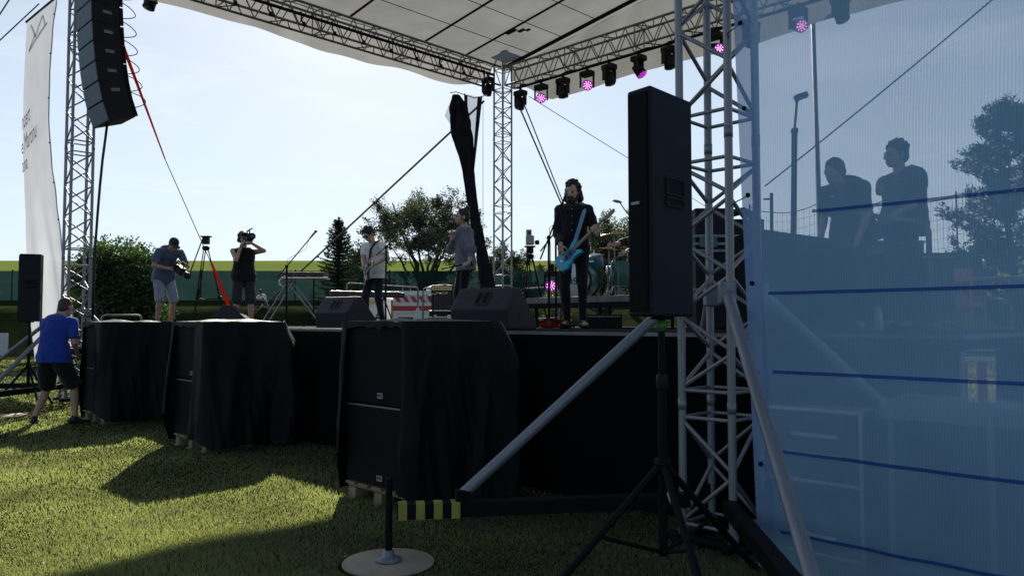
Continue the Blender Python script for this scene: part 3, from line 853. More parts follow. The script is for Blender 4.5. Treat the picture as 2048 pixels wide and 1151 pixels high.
# ------------------------------------------------------------------ roof trusses
ZB, ZT = 8.03, 8.55
def box_truss(A, B, label, bay, hooks=False):
    d = (B - A); L = d.length; d = d.normalized(); p = V((-d.y, d.x, 0)); w = 0.20
    r = root('roof_truss', A.lerp(B, 0.5) + UP * ZB, label, 'roof truss', 'box trusses under the stage roof')
    ch = [(p * w, ZB), (-p * w, ZB), (-p * w, ZT), (p * w, ZT)]
    for o, z in ch: rod('chord', A + o + UP * z, B + o + UP * z, 0.030 if z == ZT else 0.027, M['alu_dull'], r, 10)
    n = round(L / bay)
    for i in range(4):
        (o0, y0), (o1, y1) = ch[i], ch[(i + 1) % 4]
        for k in range(n):
            a, m_, b = A + d * L * k / n, A + d * L * (k + 0.5) / n, A + d * L * (k + 1) / n
            if i in (0, 2) and k % 2: continue
            rod('brace', a + o0 + UP * y0, m_ + o1 + UP * y1, 0.0135, M['alu_dull'], r, 6)
            rod('brace', m_ + o1 + UP * y1, b + o0 + UP * y0, 0.0135, M['alu_dull'], r, 6)
    for k in range(0, n + 1, 4):
        a = A + d * L * k / n
        for i in range(4): rod('rung', a + ch[i][0] + UP * ch[i][1], a + ch[(i + 1) % 4][0] + UP * ch[(i + 1) % 4][1], 0.015, M['alu_dull'], r, 6)
    if hooks:
        rod('lighting_pipe', A - p * 0.34 + UP * 8.20, B - p * 0.34 - d * 0.4 + UP * 8.20, 0.036, M['black_steel'], r, 10)
        for k in range(1, 13):
            q = A + d * L * k / 13 - p * 0.34 + UP * 8.20
            hk = MB().path([q + UP * 0.05, q - UP * 0.02 - p * 0.05, q - UP * 0.12 - p * 0.02, q - UP * 0.20 + d * 0.08, q - UP * 0.22 + d * 0.16], 0.020, 6)
            hk.box(q - UP * 0.2 + d * 0.08, (0.07, 0.05, 0.09), axes(d, p, UP), 0.01)
            hk.build('hook_clamp', M['black_steel'], r)
    else:
        rod('lighting_pipe', A + d * 0.3 + UP * 7.93, A + d * 12.8 + UP * 7.93, 0.03, M['black_steel'], r, 10)
        MB().path([A + d * (0.4 + 0.35 * k) + p * 0.03 * math.sin(k * 2.1) + UP * (7.99 - 0.05 * abs(math.sin(k * 1.3))) for k in range(34)], 0.022, 6).build('cable_loom', M['cable'], r)
    return r
TOWER_BR = TOWER_B + (TOWER_R - TOWER_L)
box_truss(TOWER_L + (TOWER_B - TOWER_L).normalized() * 0.3, TOWER_B - (TOWER_B - TOWER_L).normalized() * 0.28, 'left roof truss running from the top left corner to the back tower', 0.56, True)
box_truss(TOWER_B - U * 0.28, TOWER_BR, 'rear roof truss with the row of stage lights running to the upper right', 0.56)

# ------------------------------------------------------------------ roof canopy
def sc(pnt): return (pnt.x + pnt.y) * S2, (pnt.y - pnt.x) * S2
S0, T_L = 4.33, 15.47
S1, T_R = 15.16, 2.59
T_M = (T_L + T_R) / 2
roof = root('stage_roof', st((S0 + S1) / 2, T_M, 8.7), 'pale grey canvas stage roof with dark rafters', 'stage roof')
def rz_(t): return 8.66 + 0.135 * (6.44 - abs(t - T_M))
rs = [S1 - q for q in (0.0, 1.41, 2.83, 5.10, 6.68, 8.3, 9.6, 10.83)]
for side in (0, 1):
    ta, tb = (T_L + 0.30, T_M) if side == 0 else (T_M, T_R - 0.30)
    for i in range(len(rs) - 1):
        a, b = rs[i], rs[i + 1]
        a_ = a + (0.35 if i == 0 else 0); b_ = b - (0.3 if i == len(rs) - 2 else 0)
        def fn(u, v):
            s = a_ + (b_ - a_) * u; t = ta + (tb - ta) * v
            z = rz_(t) + 0.035 + 0.03 * math.sin(math.pi * u) * (0.6 + noise.noise(V((s * .9, t * .8, 0)))) + 0.02 * noise.noise(V((s * 2.2, t * 1.4, 3)))
            return st(s, t, z)
        MB().grid(fn, 8, 22).build('canvas_panel', M['canvas'], roof)
for s in rs:
    for ta, tb in ((T_L + 0.05, T_M), (T_M, T_R)):
        rod('rafter', st(s, ta, rz_(ta)), st(s, tb, rz_(tb)), 0.027, M['black_steel'], roof, 8)
for k in range(1, 12):
    t = T_L - 1.0 - (k - 1) * 1.14
    rod('purlin_strap', st(S1, t, rz_(t) + .012), st(S0, t, rz_(t) + .012), 0.009, M['black_steel'], roof, 6)
for s in (S1 + 0.1,):
    rod('gable_tube', st(s, T_L, rz_(T_L) + 0.02), st(s, T_M, rz_(T_M) + 0.02), 0.04, M['black_steel'], roof, 8)
# hanging skirts of the canopy: left side and rear
def skirt_l(u, v):
    s = S0 - 0.3 + (S1 + 0.10 - S0) * u; t = T_L + 0.30 + 0.10 * v
    zb = 7.86 + 0.07 * noise.noise(V((s * 0.8, 0, 7))) + 0.04 * math.sin(s * 1.1) + 0.42 * smooth01((s - 13.4) / 1.8)
    z = rz_(T_L) + 0.06 + (zb - rz_(T_L) - 0.06) * v
    return st(s, t + 0.04 * noise.noise(V((s * 1.6, v * 2, 1))), z)
MB().grid(skirt_l, 60, 8).build('side_valance', M['canvas'], roof)
def skirt_b(u, v):
    t = T_L + 0.1 - (T_L - T_R + 0.4) * u; s = S1 + 0.36 + 0.08 * v
    top = rz_(t) + 0.07
    zb = 7.56 + 0.06 * noise.noise(V((t * 0.8, 0, 9))) + 0.05 * math.sin(t * 1.3) + 0.5 * smooth01((t - 14.0) / 1.2)
    return st(s + 0.04 * noise.noise(V((t * 1.6, v * 2, 5))), t, top + (zb - top) * v)
MB().grid(skirt_b, 70, 8).build('rear_valance', M['canvas'], roof)
for (px, py, w, h) in ((1022, 76, 0.35, 0.16), (1043, 71, 0.22, 0.12), (1056, 104, 0.14, 0.1)):
    q = at(px, py, 19.6)
    s, t = sc(q); z = rz_(t) + 0.01
    MB().box(st(s, t, z), (w, h, 0.012), axes(U, V((S2, S2, 0)), UP) @ Matrix.Rotation(0.1, 3, 'Y')).build('canvas_patch', M['black_steel'], roof)

# ------------------------------------------------------------------ stage
stage = root('stage', st(8, 8.5, 0), 'big black stage with cloth covered front', 'stage')
SF, SR, T0, T1, TW, SWF = 4.88, 11.6, 14.6, 2.30, 1.42, 5.30
def deck(s0, s1, ta, tb):
    ns, nt_ = max(1, round((s1 - s0) / 1.0)), max(1, round((ta - tb) / 2.0))
    for i in range(ns):
        for j in range(nt_):
            a, b = s0 + (s1 - s0) * i / ns, s0 + (s1 - s0) * (i + 1) / ns
            c, d = tb + (ta - tb) * j / nt_, tb + (ta - tb) * (j + 1) / nt_
            MB().box(st((a + b) / 2, (c + d) / 2, STAGE_Z - 0.05), (d - c - 0.006, b - a - 0.006, 0.10), axes(U, V((S2, S2, 0)), UP)).build('deck_board', M['deck'], stage)
deck(SF, SR, T0, T1); deck(SWF, SR, T1 - 0.003, TW)
def fold(name, A, B, z0, z1, amp=0.05, n=90):
    A, B = V(A), V(B); d = (B - A); L = d.length; d.normalize(); p = V((-d.y, d.x, 0))
    if p.dot(NA) < 0 and abs(p.dot(NA)) > 0.1: p = -p
    def fn(u, v):
        x = u * L
        off = amp * (0.4 + 0.6 * v) * (noise.noise(V((x * 2.1, v * 0.5, A.x))) + 0.6 * noise.noise(V((x * 5.2, v * 0.8, A.y))))
        return A + d * x + p * (off + 0.02) + UP * (z1 + (z0 - z1) * v)
    MB().grid(fn, n, 8).build(name, M['skirt'], stage)
e_ = 0.03
fold('front_cloth', st(SF - e_, T0), st(SF - e_, T1 - 0.07), 0.02, STAGE_Z - 0.03, n=200)
fold('front_cloth', st(SWF - e_, T1 + .12), st(SWF - e_, TW), 0.02, STAGE_Z - 0.03, n=20)
fold('side_cloth', st(SF, T1 - e_), st(SWF, T1 - e_), 0.02, STAGE_Z - 0.03, n=14)
fold('side_cloth', st(6.05, TW - e_), st(SR, TW - e_), 0.02, STAGE_Z - 0.03, n=60)
fold('side_cloth', st(SF, T0 + e_), st(SR, T0 + e_), 0.02, STAGE_Z - 0.03, n=60)
for a, b in ((st(SF - 0.012, T0), st(SF - 0.012, T1)), (st(SWF - 0.012, T1), st(SWF - 0.012, TW)), (st(SWF, TW - .012), st(SR, TW - .012))):
    d = (b - a); L = d.length; d.normalize()
    MB().box(a.lerp(b, 0.5) + UP * (STAGE_Z - 0.018), (L, 0.018, 0.03), axes(d, V((-d.y, d.x, 0)), UP)).build('edge_trim', M['alu_dull'], stage)
for t in (TW + 0.1, 4.2, 6.4, 8.8, 11, 13, 14.4):
    for s in (5.64, 7.6, 9.6, 11.4): rod('leg', st(s, t, -0.02), st(s, t, STAGE_Z - 0.1), 0.03, M['steel'], stage, 8)

# drum riser
riser = root('drum_riser', st(9.6, 6.9, STAGE_Z), 'low drum riser on open legs behind the bassist', 'riser')
RZ = 1.80
for j in range(2):
    MB().box(st(9.6, 5.6 + 1.4 * j + 0.70 - 0.1, RZ - 0.045), (1.39, 2.0, 0.09), axes(U, V((S2, S2, 0)), UP), 0.006).build('deck_board', M['alu_dull'], riser)
MB().box(st(8.575, 6.9, RZ - 0.13), (2.8, 0.05, 0.07), axes(U, V((S2, S2, 0)), UP), 0.006).build('front_frame', M['black_steel'], riser)
for t in (5.55, 6.9, 8.15):
    for s in (8.68, 10.5): rod('leg', st(s, t, STAGE_Z), st(s, t, RZ - 0.09), 0.028, M['black_steel'], riser, 8)

# railings at the back and at the right of the stage
def railing(pts, zt, label, zlow=STAGE_Z, r_=0.024, mids=(0.5,), name='railing', m='alu_dull'):
    o = root(name, V((pts[0].x, pts[0].y, zlow)), label, 'railing', 'tube railings around the stage')
    top = [V((q.x, q.y, q.z)) for q in pts]
    a, b = top[0], top[-1]; d = (b - a).normalized()
    cr = 0.07
    MB().path([V((a.x, a.y, zlow)), a - UP * cr, a - UP * cr * .3 + d * cr * .3, a + d * cr, b - d * cr, b - UP * cr * .3 - d * cr * .3, b - UP * cr, V((b.x, b.y, zlow))], r_, 10).build('handrail', M[m], o)
    for mm in mids:
        rod('mid_rail', a.lerp(V((a.x, a.y, zlow)), mm), b.lerp(V((b.x, b.y, zlow)), mm), r_ * 0.85, M[m], o, 8)
    return o
railing([at(694, 566, 20.2), at(836, 575, 22.0)], 0, 'tube railing behind the guitarist at the back edge', 0.0)
railing([at(846, 576, 21.6), at(880, 577, 21.6)], 0, 'short tube railing behind the amplifier', 0.0)
railing([at(1042, 578, 20.0), at(1118, 573, 21.0)], 0, 'tube railing between the back tower and the bassist', 0.0, mids=(0.35, 0.7))
railing([at(1700, 425, 7.0), at(1857, 447, 6.5)], 0, 'bent tube handrail beside the standing mixing man', mids=())
railing([at(1846, 562, 11.2), at(2075, 553, 10.6)], 0, 'long pale tube railing behind the orange chair at the right', 0.0)
railing([at(203, 630, 15.0), at(283, 630, 15.6)], 0, 'low tube frame behind the far left covered stack', 0.3, 0.02, ())

# ------------------------------------------------------------------ covered loudspeaker stacks
MX = V((S2, -S2, 0)); MY = V((S2, S2, 0))
def plate_text(body, size, pos, right, up, m, parent, name='lettering', ext=0.001, align='CENTER'):
    cu = bpy.data.curves.new('lettering', 'FONT')
    cu.body = body; cu.size = size; cu.extrude = ext; cu.align_x = align; cu.align_y = 'CENTER'; cu.resolution_u = 3
    tmp = bpy.data.objects.new('lettering', cu); COL.objects.link(tmp)
    me = bpy.data.meshes.new_from_object(tmp.evaluated_get(bpy.context.evaluated_depsgraph_get()))
    bpy.data.objects.remove(tmp); bpy.data.curves.remove(cu)
    me.materials.clear(); me.materials.append(m)
    right, up = V(right).normalized(), V(up).normalized()
    T = Matrix.Translation(V(pos)) @ axes(right, up, right.cross(up)).to_4x4()
    me.transform(rootm(parent).inverted() @ T)
    return link(name, me, parent)
def sub_cab(p, w, h, d, label, grp):
    r = root('subwoofer', p, label, 'subwoofer', grp, R(-45))
    p = V(p)
    f = axes(MX, MY, UP)
    MB().box(p + MY * d / 2 + UP * h / 2, (w, d, h - 0.004), f, 0.012).build('cabinet', M['cab'], r)
    MB().box(p - MY * 0.012 + UP * h / 2, (w - 0.03, 0.025, h - 0.045), f, 0.006).build('grille', M['grille'], r)
    MB().box(p - MY * 0.006 + UP * (h - 0.012), (w, 0.014, 0.014), f, 0.003).build('edge_strip', M['alu_dull'] if 'lower' in label else M['black'], r)
    b = MB().box(p - MY * 0.028 + MX * 0.06 + UP * 0.075, (0.072, 0.006, 0.044), f, 0.002).build('badge', M['tag_grey'], r)
    plate_text('KV2', 0.034, p - MY * 0.0325 + MX * 0.06 + UP * 0.075, MX, UP, M['black'], b)
    MB().box(p + MX * (w / 2 + 0.001) + MY * d * 0.5 + UP * h * 0.6, (0.012, 0.2, 0.1), f, 0.004).build('side_handle', M['black'], r)
    return r
def pallet(p, label):
    r = root('wooden_pallet', p, label, 'pallet', 'pallets under the speaker stacks', R(-45))
    f = axes(MX, MY, UP); p = V(p)
    for i in range(5): MB().box(p + MX * (-0.36 + 0.18 * i) + MY * 0.5 + UP * 0.131, (0.125, 1.0, 0.022), f, 0.003).build('board', M['wood'], r)
    for j in range(3):
        MB().box(p + MY * (0.08 + 0.42 * j) + UP * 0.108, (0.86, 0.10, 0.022), f, 0.003).build('board', M['wood'], r)
        for i in range(3): MB().box(p + MX * (-0.36 + 0.36 * i) + MY * (0.08 + 0.42 * j) + UP * 0.055, (0.10, 0.12, 0.080), f, 0.004).build('block', M['wood'], r)
    for i in range(3): MB().box(p + MX * (-0.36 + 0.36 * i) + MY * 0.5 + UP * 0.008, (0.10, 1.0, 0.018), f, 0.003).build('board', M['wood'], r)
    return r
def tarp(p, w, d, h, label, seed, flare, wrap, corner):
    """Tarpaulin thrown over a stack: top sheet plus a curtain round the perimeter, open at the front."""
    p = V(p); f = axes(MX, MY, UP)
    w2 = w / 2 + 0.02; y0, y1 = -0.045, d + 0.03
    per = [(w2 - wrap, y0), (w2, y0), (w2, y1), (-w2, y1), (-w2, y0), (-w2 + 0.05, y0), (w2 - wrap, y0)]
    segs = []; tot = 0
    for (ax, ay), (bx, by) in zip(per[:-1], per[1:]):
        L = math.hypot(bx - ax, by - ay); segs.append((tot, L, (ax, ay), (bx, by))); tot += L
    def pt(a):
        for s0, L, A, B in segs:
            if a <= s0 + L + 1e-9:
                k = (a - s0) / L; return A[0] + (B[0] - A[0]) * k, A[1] + (B[1] - A[1]) * k
        return per[-1]
    a_front = segs[-1][0]
    a_c = segs[2][0]                                     # back right corner
    mb = MB(); NU_, NV = 170, 34
    def fn(u, v):
        a = u * tot
        x, y = pt(a)
        cx, cy = 0, d / 2
        nx, ny = (1 if x > w2 - 1e-3 else -1 if x < -w2 + 1e-3 else 0), (1 if y > y1 - 1e-3 else -1 if y < y0 + 1e-3 else 0)
        if nx and ny:
            n_ = math.hypot(nx, ny); nx, ny = nx / n_, ny / n_
        front = a > a_front
        if front:
            drop = 0.05 + 0.035 * noise.noise(V((a * 5, seed, 0))) + 0.03 * noise.noise(V((a * 13, seed, 2)))
        else:
            drop = h - 0.03 + 0.05 * noise.noise(V((a * 2, seed, 1)))
            if a < segs[1][0]: drop = h - 0.12
            if a > segs[4][0]: drop = h * 0.75
        z = h + 0.02 - drop * v
        off = 0.012
        if not front:
            k = v ** 1.3
            side = 1.0 if segs[1][0] <= a <= segs[3][0] else 0.35
            off += flare * side * k * (0.55 + 0.6 * noise.noise(V((a * 1.6, seed * 3, 0))))
            off += 0.075 * side * (0.15 + k) * noise.noise(V((a * 3.6 + v * 0.5, v * 0.5, seed))) + 0.026 * (0.2 + v) * noise.noise(V((a * 10 - v * 0.8, v * 0.7, seed + 4)))
            rg = 1 - 2.4 * abs(noise.noise(V((a * 3.4 + v * 0.9, v * 0.45, seed * 2 + 9))))
            rg2 = 1 - 2.4 * abs(noise.noise(V((a * 7.5 - v * 1.4, v * 0.8, seed * 2 + 3))))
            off += side * (0.055 * max(0, rg) ** 2 * (0.35 + k) + 0.022 * max(0, rg2) ** 3 * (0.5 + v))
            g = math.exp(-((a - a_c) / 0.16) ** 2)
            off += corner * g * min(1, v * 4) * (1 - 0.55 * v)
        q = p + MX * (x + nx * off) + MY * (y + ny * off)
        zz = max(0.012 + 0.02 * (noise.noise(V((a * 9, seed, 3))) + 0.5), z)
        return V((q.x, q.y, zz + 0.012 * noise.noise(V((a * 6, 0, seed))) * (1 - v)))
    mb.grid(fn, NU_, NV)
    def top(u, v):
        x = -w2 + 2 * w2 * u; y = y0 + (y1 - y0) * v
        e = min(u, 1 - u, v, 1 - v)
        return p + MX * x + MY * y + UP * (h + 0.022 + 0.05 * smooth01(e * 3) * (noise.noise(V((x * 4, y * 4, seed))) * 0.8 + 0.35))
    mb.grid(top, 22, 24)
    o = mb.build('tarpaulin', M['tarp'])
    tag(o, label, 'tarpaulin', 'dark tarpaulins over the speaker stacks')
    return o
W_, H_, D_ = 0.83, 0.63, 0.88
stacks = (((-1.34, 6.40), 'near', 1.0, 0.16, 0.05, 0.26), ((-3.93, 9.12), 'middle', 2.7, 0.26, 0.22, 0.18), ((-6.30, 11.50), 'far left', 5.3, 0.12, 0.26, 0.06))
for (x, y), nm, sd, fl, wr, co in stacks:
    c = V((x, y, 0)) + MX * W_ / 2
    pallet(c - MY * 0.02, nm + ' wooden pallet under the covered speaker stack')
    for k, lv in enumerate(('lower', 'upper')):
        sub_cab(c + UP * (0.145 + k * (H_ + 0.004)), W_, H_, D_, f'{lv} black subwoofer of the {nm} covered stack', 'black subwoofers in the stacks')
    tarp(c, W_, D_, 0.145 + 2 * H_ + 0.006, f'dark tarpaulin draped over the {nm} speaker stack', sd, fl, wr, co)

# ------------------------------------------------------------------ loudspeakers on tripods
def tripod_legs(r, ap, rad, zhub, rot, m, rr=0.016, names='leg'):
    for k in range(3):
        a = rot[k]
        e = ap + V((math.cos(a) * rad, math.sin(a) * rad, 0))
        rod(names, ap + UP * zhub + V((math.cos(a) * 0.03, math.sin(a) * 0.03, 0)), e + UP * 0.015, rr, m, r, 10)
        rod('strut', ap + UP * (zhub * 0.35), ap.lerp(e, 0.48) + UP * (zhub * 0.52), rr * 0.6, m, r, 6)
        MB().ell(e + UP * 0.018, (0.03, 0.03, 0.018)).build('rubber_foot', M['black'], r)
def pa_speaker(P, z0, h, label, lstand, rz, hub, spread, legrot):
    """P = plan corners: front left, near corner, right, back."""
    cx, cy = sum(q[0] for q in P) / 4, sum(q[1] for q in P) / 4
    r = root('loudspeaker', (cx, cy, z0), label, 'loudspeaker', 'tall loudspeakers on tripods')
    bm = bmesh.new()
    vs = [bm.verts.new((q[0], q[1], z0)) for q in P]
    fb = bm.faces.new(vs)
    ex = bmesh.ops.extrude_face_region(bm, geom=[fb])
    for g in ex['geom']:
        if isinstance(g, bmesh.types.BMVert): g.co.z += h
    bmesh.ops.recalc_face_normals(bm, faces=bm.faces[:])
    bmesh.ops.bevel(bm, geom=bm.edges[:], offset=0.014, segments=3, profile=0.5, affect='EDGES')
    bm.verts.index_update()
    mb = MB().add([q.co.copy() for q in bm.verts], [[q.index for q in f.verts] for f in bm.faces]); bm.free()
    mb.build('cabinet', M['cab'], r)
    a, b, c = V((*P[0], 0)), V((*P[1], 0)), V((*P[2], 0))
    fx = (b - a); fl = fx.length; fx.normalize(); fn_ = V((fx.y, -fx.x, 0)); 
    if fn_.dot(V((cx, cy, 0)) - a) > 0: fn_ = -fn_
    f = axes(fx, fn_, UP)
    MB().box(a.lerp(b, 0.5) + fn_ * 0.004 + UP * (z0 + h / 2), (fl - 0.035, 0.014, h - 0.05), f, 0.005).build('front_grille', M['grille'], r)
    bd = MB().box(a.lerp(b, 0.42) + fn_ * 0.013 + UP * (z0 + h * 0.493), (0.055, 0.006, 0.016), f, 0.002).build('badge', M['tag_grey'], r)
    gx = (c - b); gl = gx.length; gx.normalize(); gn = V((gx.y, -gx.x, 0))
    if gn.dot(V((cx, cy, 0)) - b) > 0: gn = -gn
    g = axes(gx, gn, UP)
    for zz, hh in ((h * 0.57, 0.085), (h * 0.50, 0.042)):
        fr = MB()
        c0 = b + gx * gl * 0.55 + UP * (z0 + zz + 0.01)
        for sx, sz, w_, h_ in ((-0.085, 0, 0.012, hh + 0.012), (0.085, 0, 0.012, hh + 0.012), (0, hh / 2, 0.17, 0.012), (0, -hh / 2, 0.17, 0.012)):
            fr.box(c0 + gx * sx + UP * sz + gn * 0.003, (w_, 0.010, h_), g, 0.002)
        hd = fr.build('handle_recess', M['cab'], r)
        MB().box(c0 + gn * 0.0015, (0.16, 0.004, hh - 0.008), g).build('recess_back', M['black_steel'], hd)
    ap = V((cx, cy, 0))
    s = root('speaker_stand', ap, lstand, 'tripod stand', 'tripods under the tall loudspeakers')
    rod('pole', ap + UP * 0.30, ap + UP * (z0 + 0.02), 0.019, M['black_steel'], s, 12)
    rod('outer_tube', ap + UP * 0.22, ap + UP * (hub + 0.42), 0.025, M['black_steel'], s, 12)
    MB().lathe([(0.03, -0.03), (0.042, -0.025), (0.045, 0.02), (0.03, 0.03)], ap + UP * hub, n=14).build('hub', M['black_steel'], s)
    MB().lathe([(0.026, -0.04), (0.031, -0.03), (0.031, 0.03), (0.026, 0.04)], ap + UP * (hub + 0.42), n=12).build('clamp_collar', M['black'], s)
    MB().box(ap + UP * (z0 - 0.008), (0.10, 0.10, 0.014), None, 0.004).build('top_plate', M['black_steel'], s)
    tripod_legs(s, ap, spread, hub - 0.02, legrot, M['black_steel'], 0.019)
    return r, s
P_near = ((0.596, 3.98), (0.695, 3.85), (0.977, 4.16), (0.865, 4.28))
r_, s_ = pa_speaker(P_near, 1.452, 1.165, 'tall black loudspeaker in front of the near truss tower', 'black tripod with spread legs under the tall loudspeaker in the foreground', 0, 0.69, 0.75, (R(-158), R(-82), R(35)))
ap = V((sum(q[0] for q in P_near) / 4, sum(q[1] for q in P_near) / 4, 0))
a_ = R(-82); e1 = ap + V((math.cos(a_) * 0.75, math.sin(a_) * 0.75, 0))
q0, q1 = ap + UP * 0.67, e1 + UP * 0.015
MB().tube(q0.lerp(q1, 0.16), q0.lerp(q1, 0.22), 0.0215, n=12).build('pale_tape', M['tag_grey'], s_)
MB().lathe([(0.030, -0.006), (0.030, 0.006)], ap + V((-0.005, -0.022, 1.405)), (0, -1, 0.05), 18).build('green_sticker', M['green_dot'], s_)
cf = at(58, 640, 13.0)
Pf = [(cf.x + dx, cf.y + dy) for dx, dy in ((-0.20, 0.05), (-0.10, -0.14), (0.19, -0.02), (0.10, 0.20))]
pa_speaker(Pf, 1.44, 1.13, 'tall black loudspeaker beside the white banner at the far left', 'black tripod under the far left loudspeaker', 0, 0.70, 0.55, (R(-160), R(-40), R(80)))

# ------------------------------------------------------------------ hanging line array
arr = root('line_array', TOWER_L + V((0.7, -1.0, 4.8)), 'curved hanging line array of grey fronted loudspeakers at the upper left', 'line array')
fU, fN = -U, MY                       # local x to the right along the stage front, local y upstage
base = at(203, 250, 13.2)
H1 = 0.335; ang = 0.0
pos = V((0, 0, 0))
cabs = []
tilts = [19, 13, 9, 6.5, 4.5, 3.5, 2.5, 2, 2]
q = base.copy()
for i, tdeg in enumerate(tilts):
    t = R(tdeg)
    upv = (UP * math.cos(t) - fN * math.sin(t)).normalized()      # top leans towards the audience
    inn = fU.cross(upv) * -1
    inn = (fN * math.cos(t) + UP * math.sin(t)).normalized()
    f = axes(fU, inn, upv)
    c = q + upv * H1 / 2
    front = [(-0.40, 0.0), (0.40, 0.0), (0.345, 0.46), (-0.345, 0.46)]
    mb = MB()
    mb.prism([c + fU * a + inn * b - upv * (H1 / 2 - 0.006) for a, b in front], upv * (H1 - 0.012))
    cb = mb.build('cabinet', M['cab'], arr)
    MB().box(c - inn * 0.006, (0.79, 0.014, H1 - 0.03), f, 0.004).build('front_grille', M['array_front'], cb)
    MB().box(c - inn * 0.015 + fU * 0.0 - upv * 0.05, (0.04, 0.006, 0.02), f).build('badge', M['tag_grey'], cb)
    MB().box(c + fU * 0.373 + inn * 0.25 + upv * 0.02, (0.012, 0.15, 0.055), f @ Matrix.Rotation(R(6.8), 3, 'Z'), 0.004).build('side_handle', M['alu_dull'] if 1 <= i <= 6 else M['black'], cb)  # pale metal on the middle cabinets imitates light in the handle openings
    for s in (-1, 1): MB().box(c + fU * 0.34 * s + inn * 0.48, (0.03, 0.06, H1 * 0.9), f, 0.006).build('rigging_bar', M['black_steel'], cb)
    e = c + inn * 0.46 + fU * 0.25
    if i < 8:
        e2 = e + upv * (H1 * 0.9) + inn * 0.0
        lp = [e.lerp(e2, j / 12) + (inn * 0.26 + fU * 0.08) * math.sin(math.pi * j / 12) ** 0.7 - upv * 0.07 * math.sin(math.pi * j / 12) for j in range(13)]
        MB().path(lp, 0.008, 6).build('link_cable', M['cable'], arr)
    q = q + upv * H1
MB().box(q + UP * 0.08, (1.0, 0.6, 0.12), axes(fU, fN, UP), 0.02).build('flying_frame', M['black_steel'], arr)
rod('hoist_chain', q + UP * 0.14, q + UP * 1.9, 0.02, M['black_steel'], arr, 6)
MB().path([at(216, 236, 13.3), at(211, 275, 13.3), at(205, 320, 13.3), at(200, 370, 13.3), at(195, 430, 13.3), at(190, 500, 13.35), at(187, 570, 13.4), at(185, 640, 13.4)], 0.022, 8).build('feed_cable', M['cable'], arr)

# ------------------------------------------------------------------ banner on the left
ban = root('hanging_banner', at(100, 640, 14.4), 'tall white printed banner hanging beside the far left tower', 'banner')
LE = [(54, 45), (50, 120), (47, 200), (46, 300), (49, 380), (54, 450), (58, 520), (64, 620), (74, 722)]
RE = [(116, -6), (107, 60), (101, 150), (99, 240), (105, 330), (116, 400), (130, 480), (142, 560), (154, 640), (162, 690)]
def edge_pt(E, v, y):
    k = min(max(v, 0), 1) * (len(E) - 1); i = min(int(k), len(E) - 2); f_ = k - i
    a, b = E[i], E[i + 1]
    f2 = f_ * f_ * (3 - 2 * f_) * 0.5 + f_ * 0.5
    return at(a[0] + (b[0] - a[0]) * f2, a[1] + (b[1] - a[1]) * f_, y)
b_tr, b_tl = edge_pt(RE, 0, 14.5), edge_pt(LE, 0, 15.9)
b_br, b_bl = edge_pt(RE, 1, 14.5), edge_pt(LE, 1, 15.9)
bx = (b_tl - b_tr)
def ban_pt(u, v):
    q = edge_pt(RE, v, 14.5).lerp(edge_pt(LE, v, 15.9), u)
    q += NA * ((0.05 * math.sin(u * 7 + v * 2.2) + 0.03 * math.sin(u * 17 + v * 3)) * smooth01((v - 0.46) * 3) + 0.006 * noise.noise(V((u * 3, v * 2, 4))))
    return q
mb = MB().grid(ban_pt, 48, 90); mb.build('cloth', M['banner'], ban)
hem = MB()
hem.path([ban_pt(0.0, i / 40) + NA * 0.012 for i in range(41)], 0.012, 5); hem.build('hem', M['white_dirty'], ban)
rod('top_bar', ban_pt(-0.03, 0) + UP * 0.02, ban_pt(1.03, 0) + UP * 0.02, 0.022, M['black_steel'], ban, 8)
for k in range(9):
    q = ban_pt(0.0, 0.06 + 0.11 * k); MB().ell(q + NA * 0.02, 0.018, nu=8, nv=6).build('eyelet', M['black_steel'], ban)
def on_banner(body, size, u, v, m):
    """Flat print that follows the cloth: letters are bent onto its surface."""
    cu = bpy.data.curves.new('lettering', 'FONT'); cu.body = body; cu.size = 1; cu.extrude = 0.0; cu.align_x = 'LEFT'; cu.resolution_u = 3
    tmp = bpy.data.objects.new('lettering', cu); COL.objects.link(tmp)
    me = bpy.data.meshes.new_from_object(tmp.evaluated_get(bpy.context.evaluated_depsgraph_get()))
    bpy.data.objects.remove(tmp)
    me.materials.clear(); me.materials.append(m)
    Mi = rootm(ban).inverted()
    wid = bx.length; hei = (b_tr - b_br).length
    for vv in me.vertices:
        uu = u - vv.co.x * size * 0.92 / wid; w = v - vv.co.y * size * 1.3 / hei - 0.050 * vv.co.x * size / wid
        q = ban_pt(uu, w)
        vv.co = Mi @ (q + NA * 0.022 + V((0.012, -0.03, 0)))
    link('lettering', me, ban)
on_banner('ncert', 0.33, 0.99, 0.330, M['print'])
on_banner('e Martinu', 0.33, 1.0, 0.392, M['print'])
on_banner('ana', 0.33, 0.99, 0.448, M['print'])
def strokes(lines, wd, m, name):
    mb = MB(); Mi = rootm(ban)
    for (u0, v0), (u1, v1) in lines:
        n = 8
        for k in range(n):
            a, b = k / n, (k + 1) / n
            P0 = ban_pt(u0 + (u1 - u0) * a, v0 + (v1 - v0) * a); P1 = ban_pt(u0 + (u1 - u0) * b, v0 + (v1 - v0) * b)
            d = (P1 - P0).normalized(); s = d.cross(NA).normalized() * wd
            o = NA * 0.020 + V((0.012, -0.03, 0))
            mb.add([P0 - s + o, P1 - s + o, P1 + s + o, P0 + s + o], [(0, 1, 2, 3)])
    mb.build(name, m, ban)
strokes([((0.80, 0.028), (0.58, 0.085)), ((0.58, 0.085), (0.40, 0.030)), ((0.40, 0.030), (0.26, 0.075)), ((0.80, 0.115), (0.20, 0.070)), ((0.80, 0.115), (0.60, 0.075))], 0.035, M['logo_print'], 'emblem')

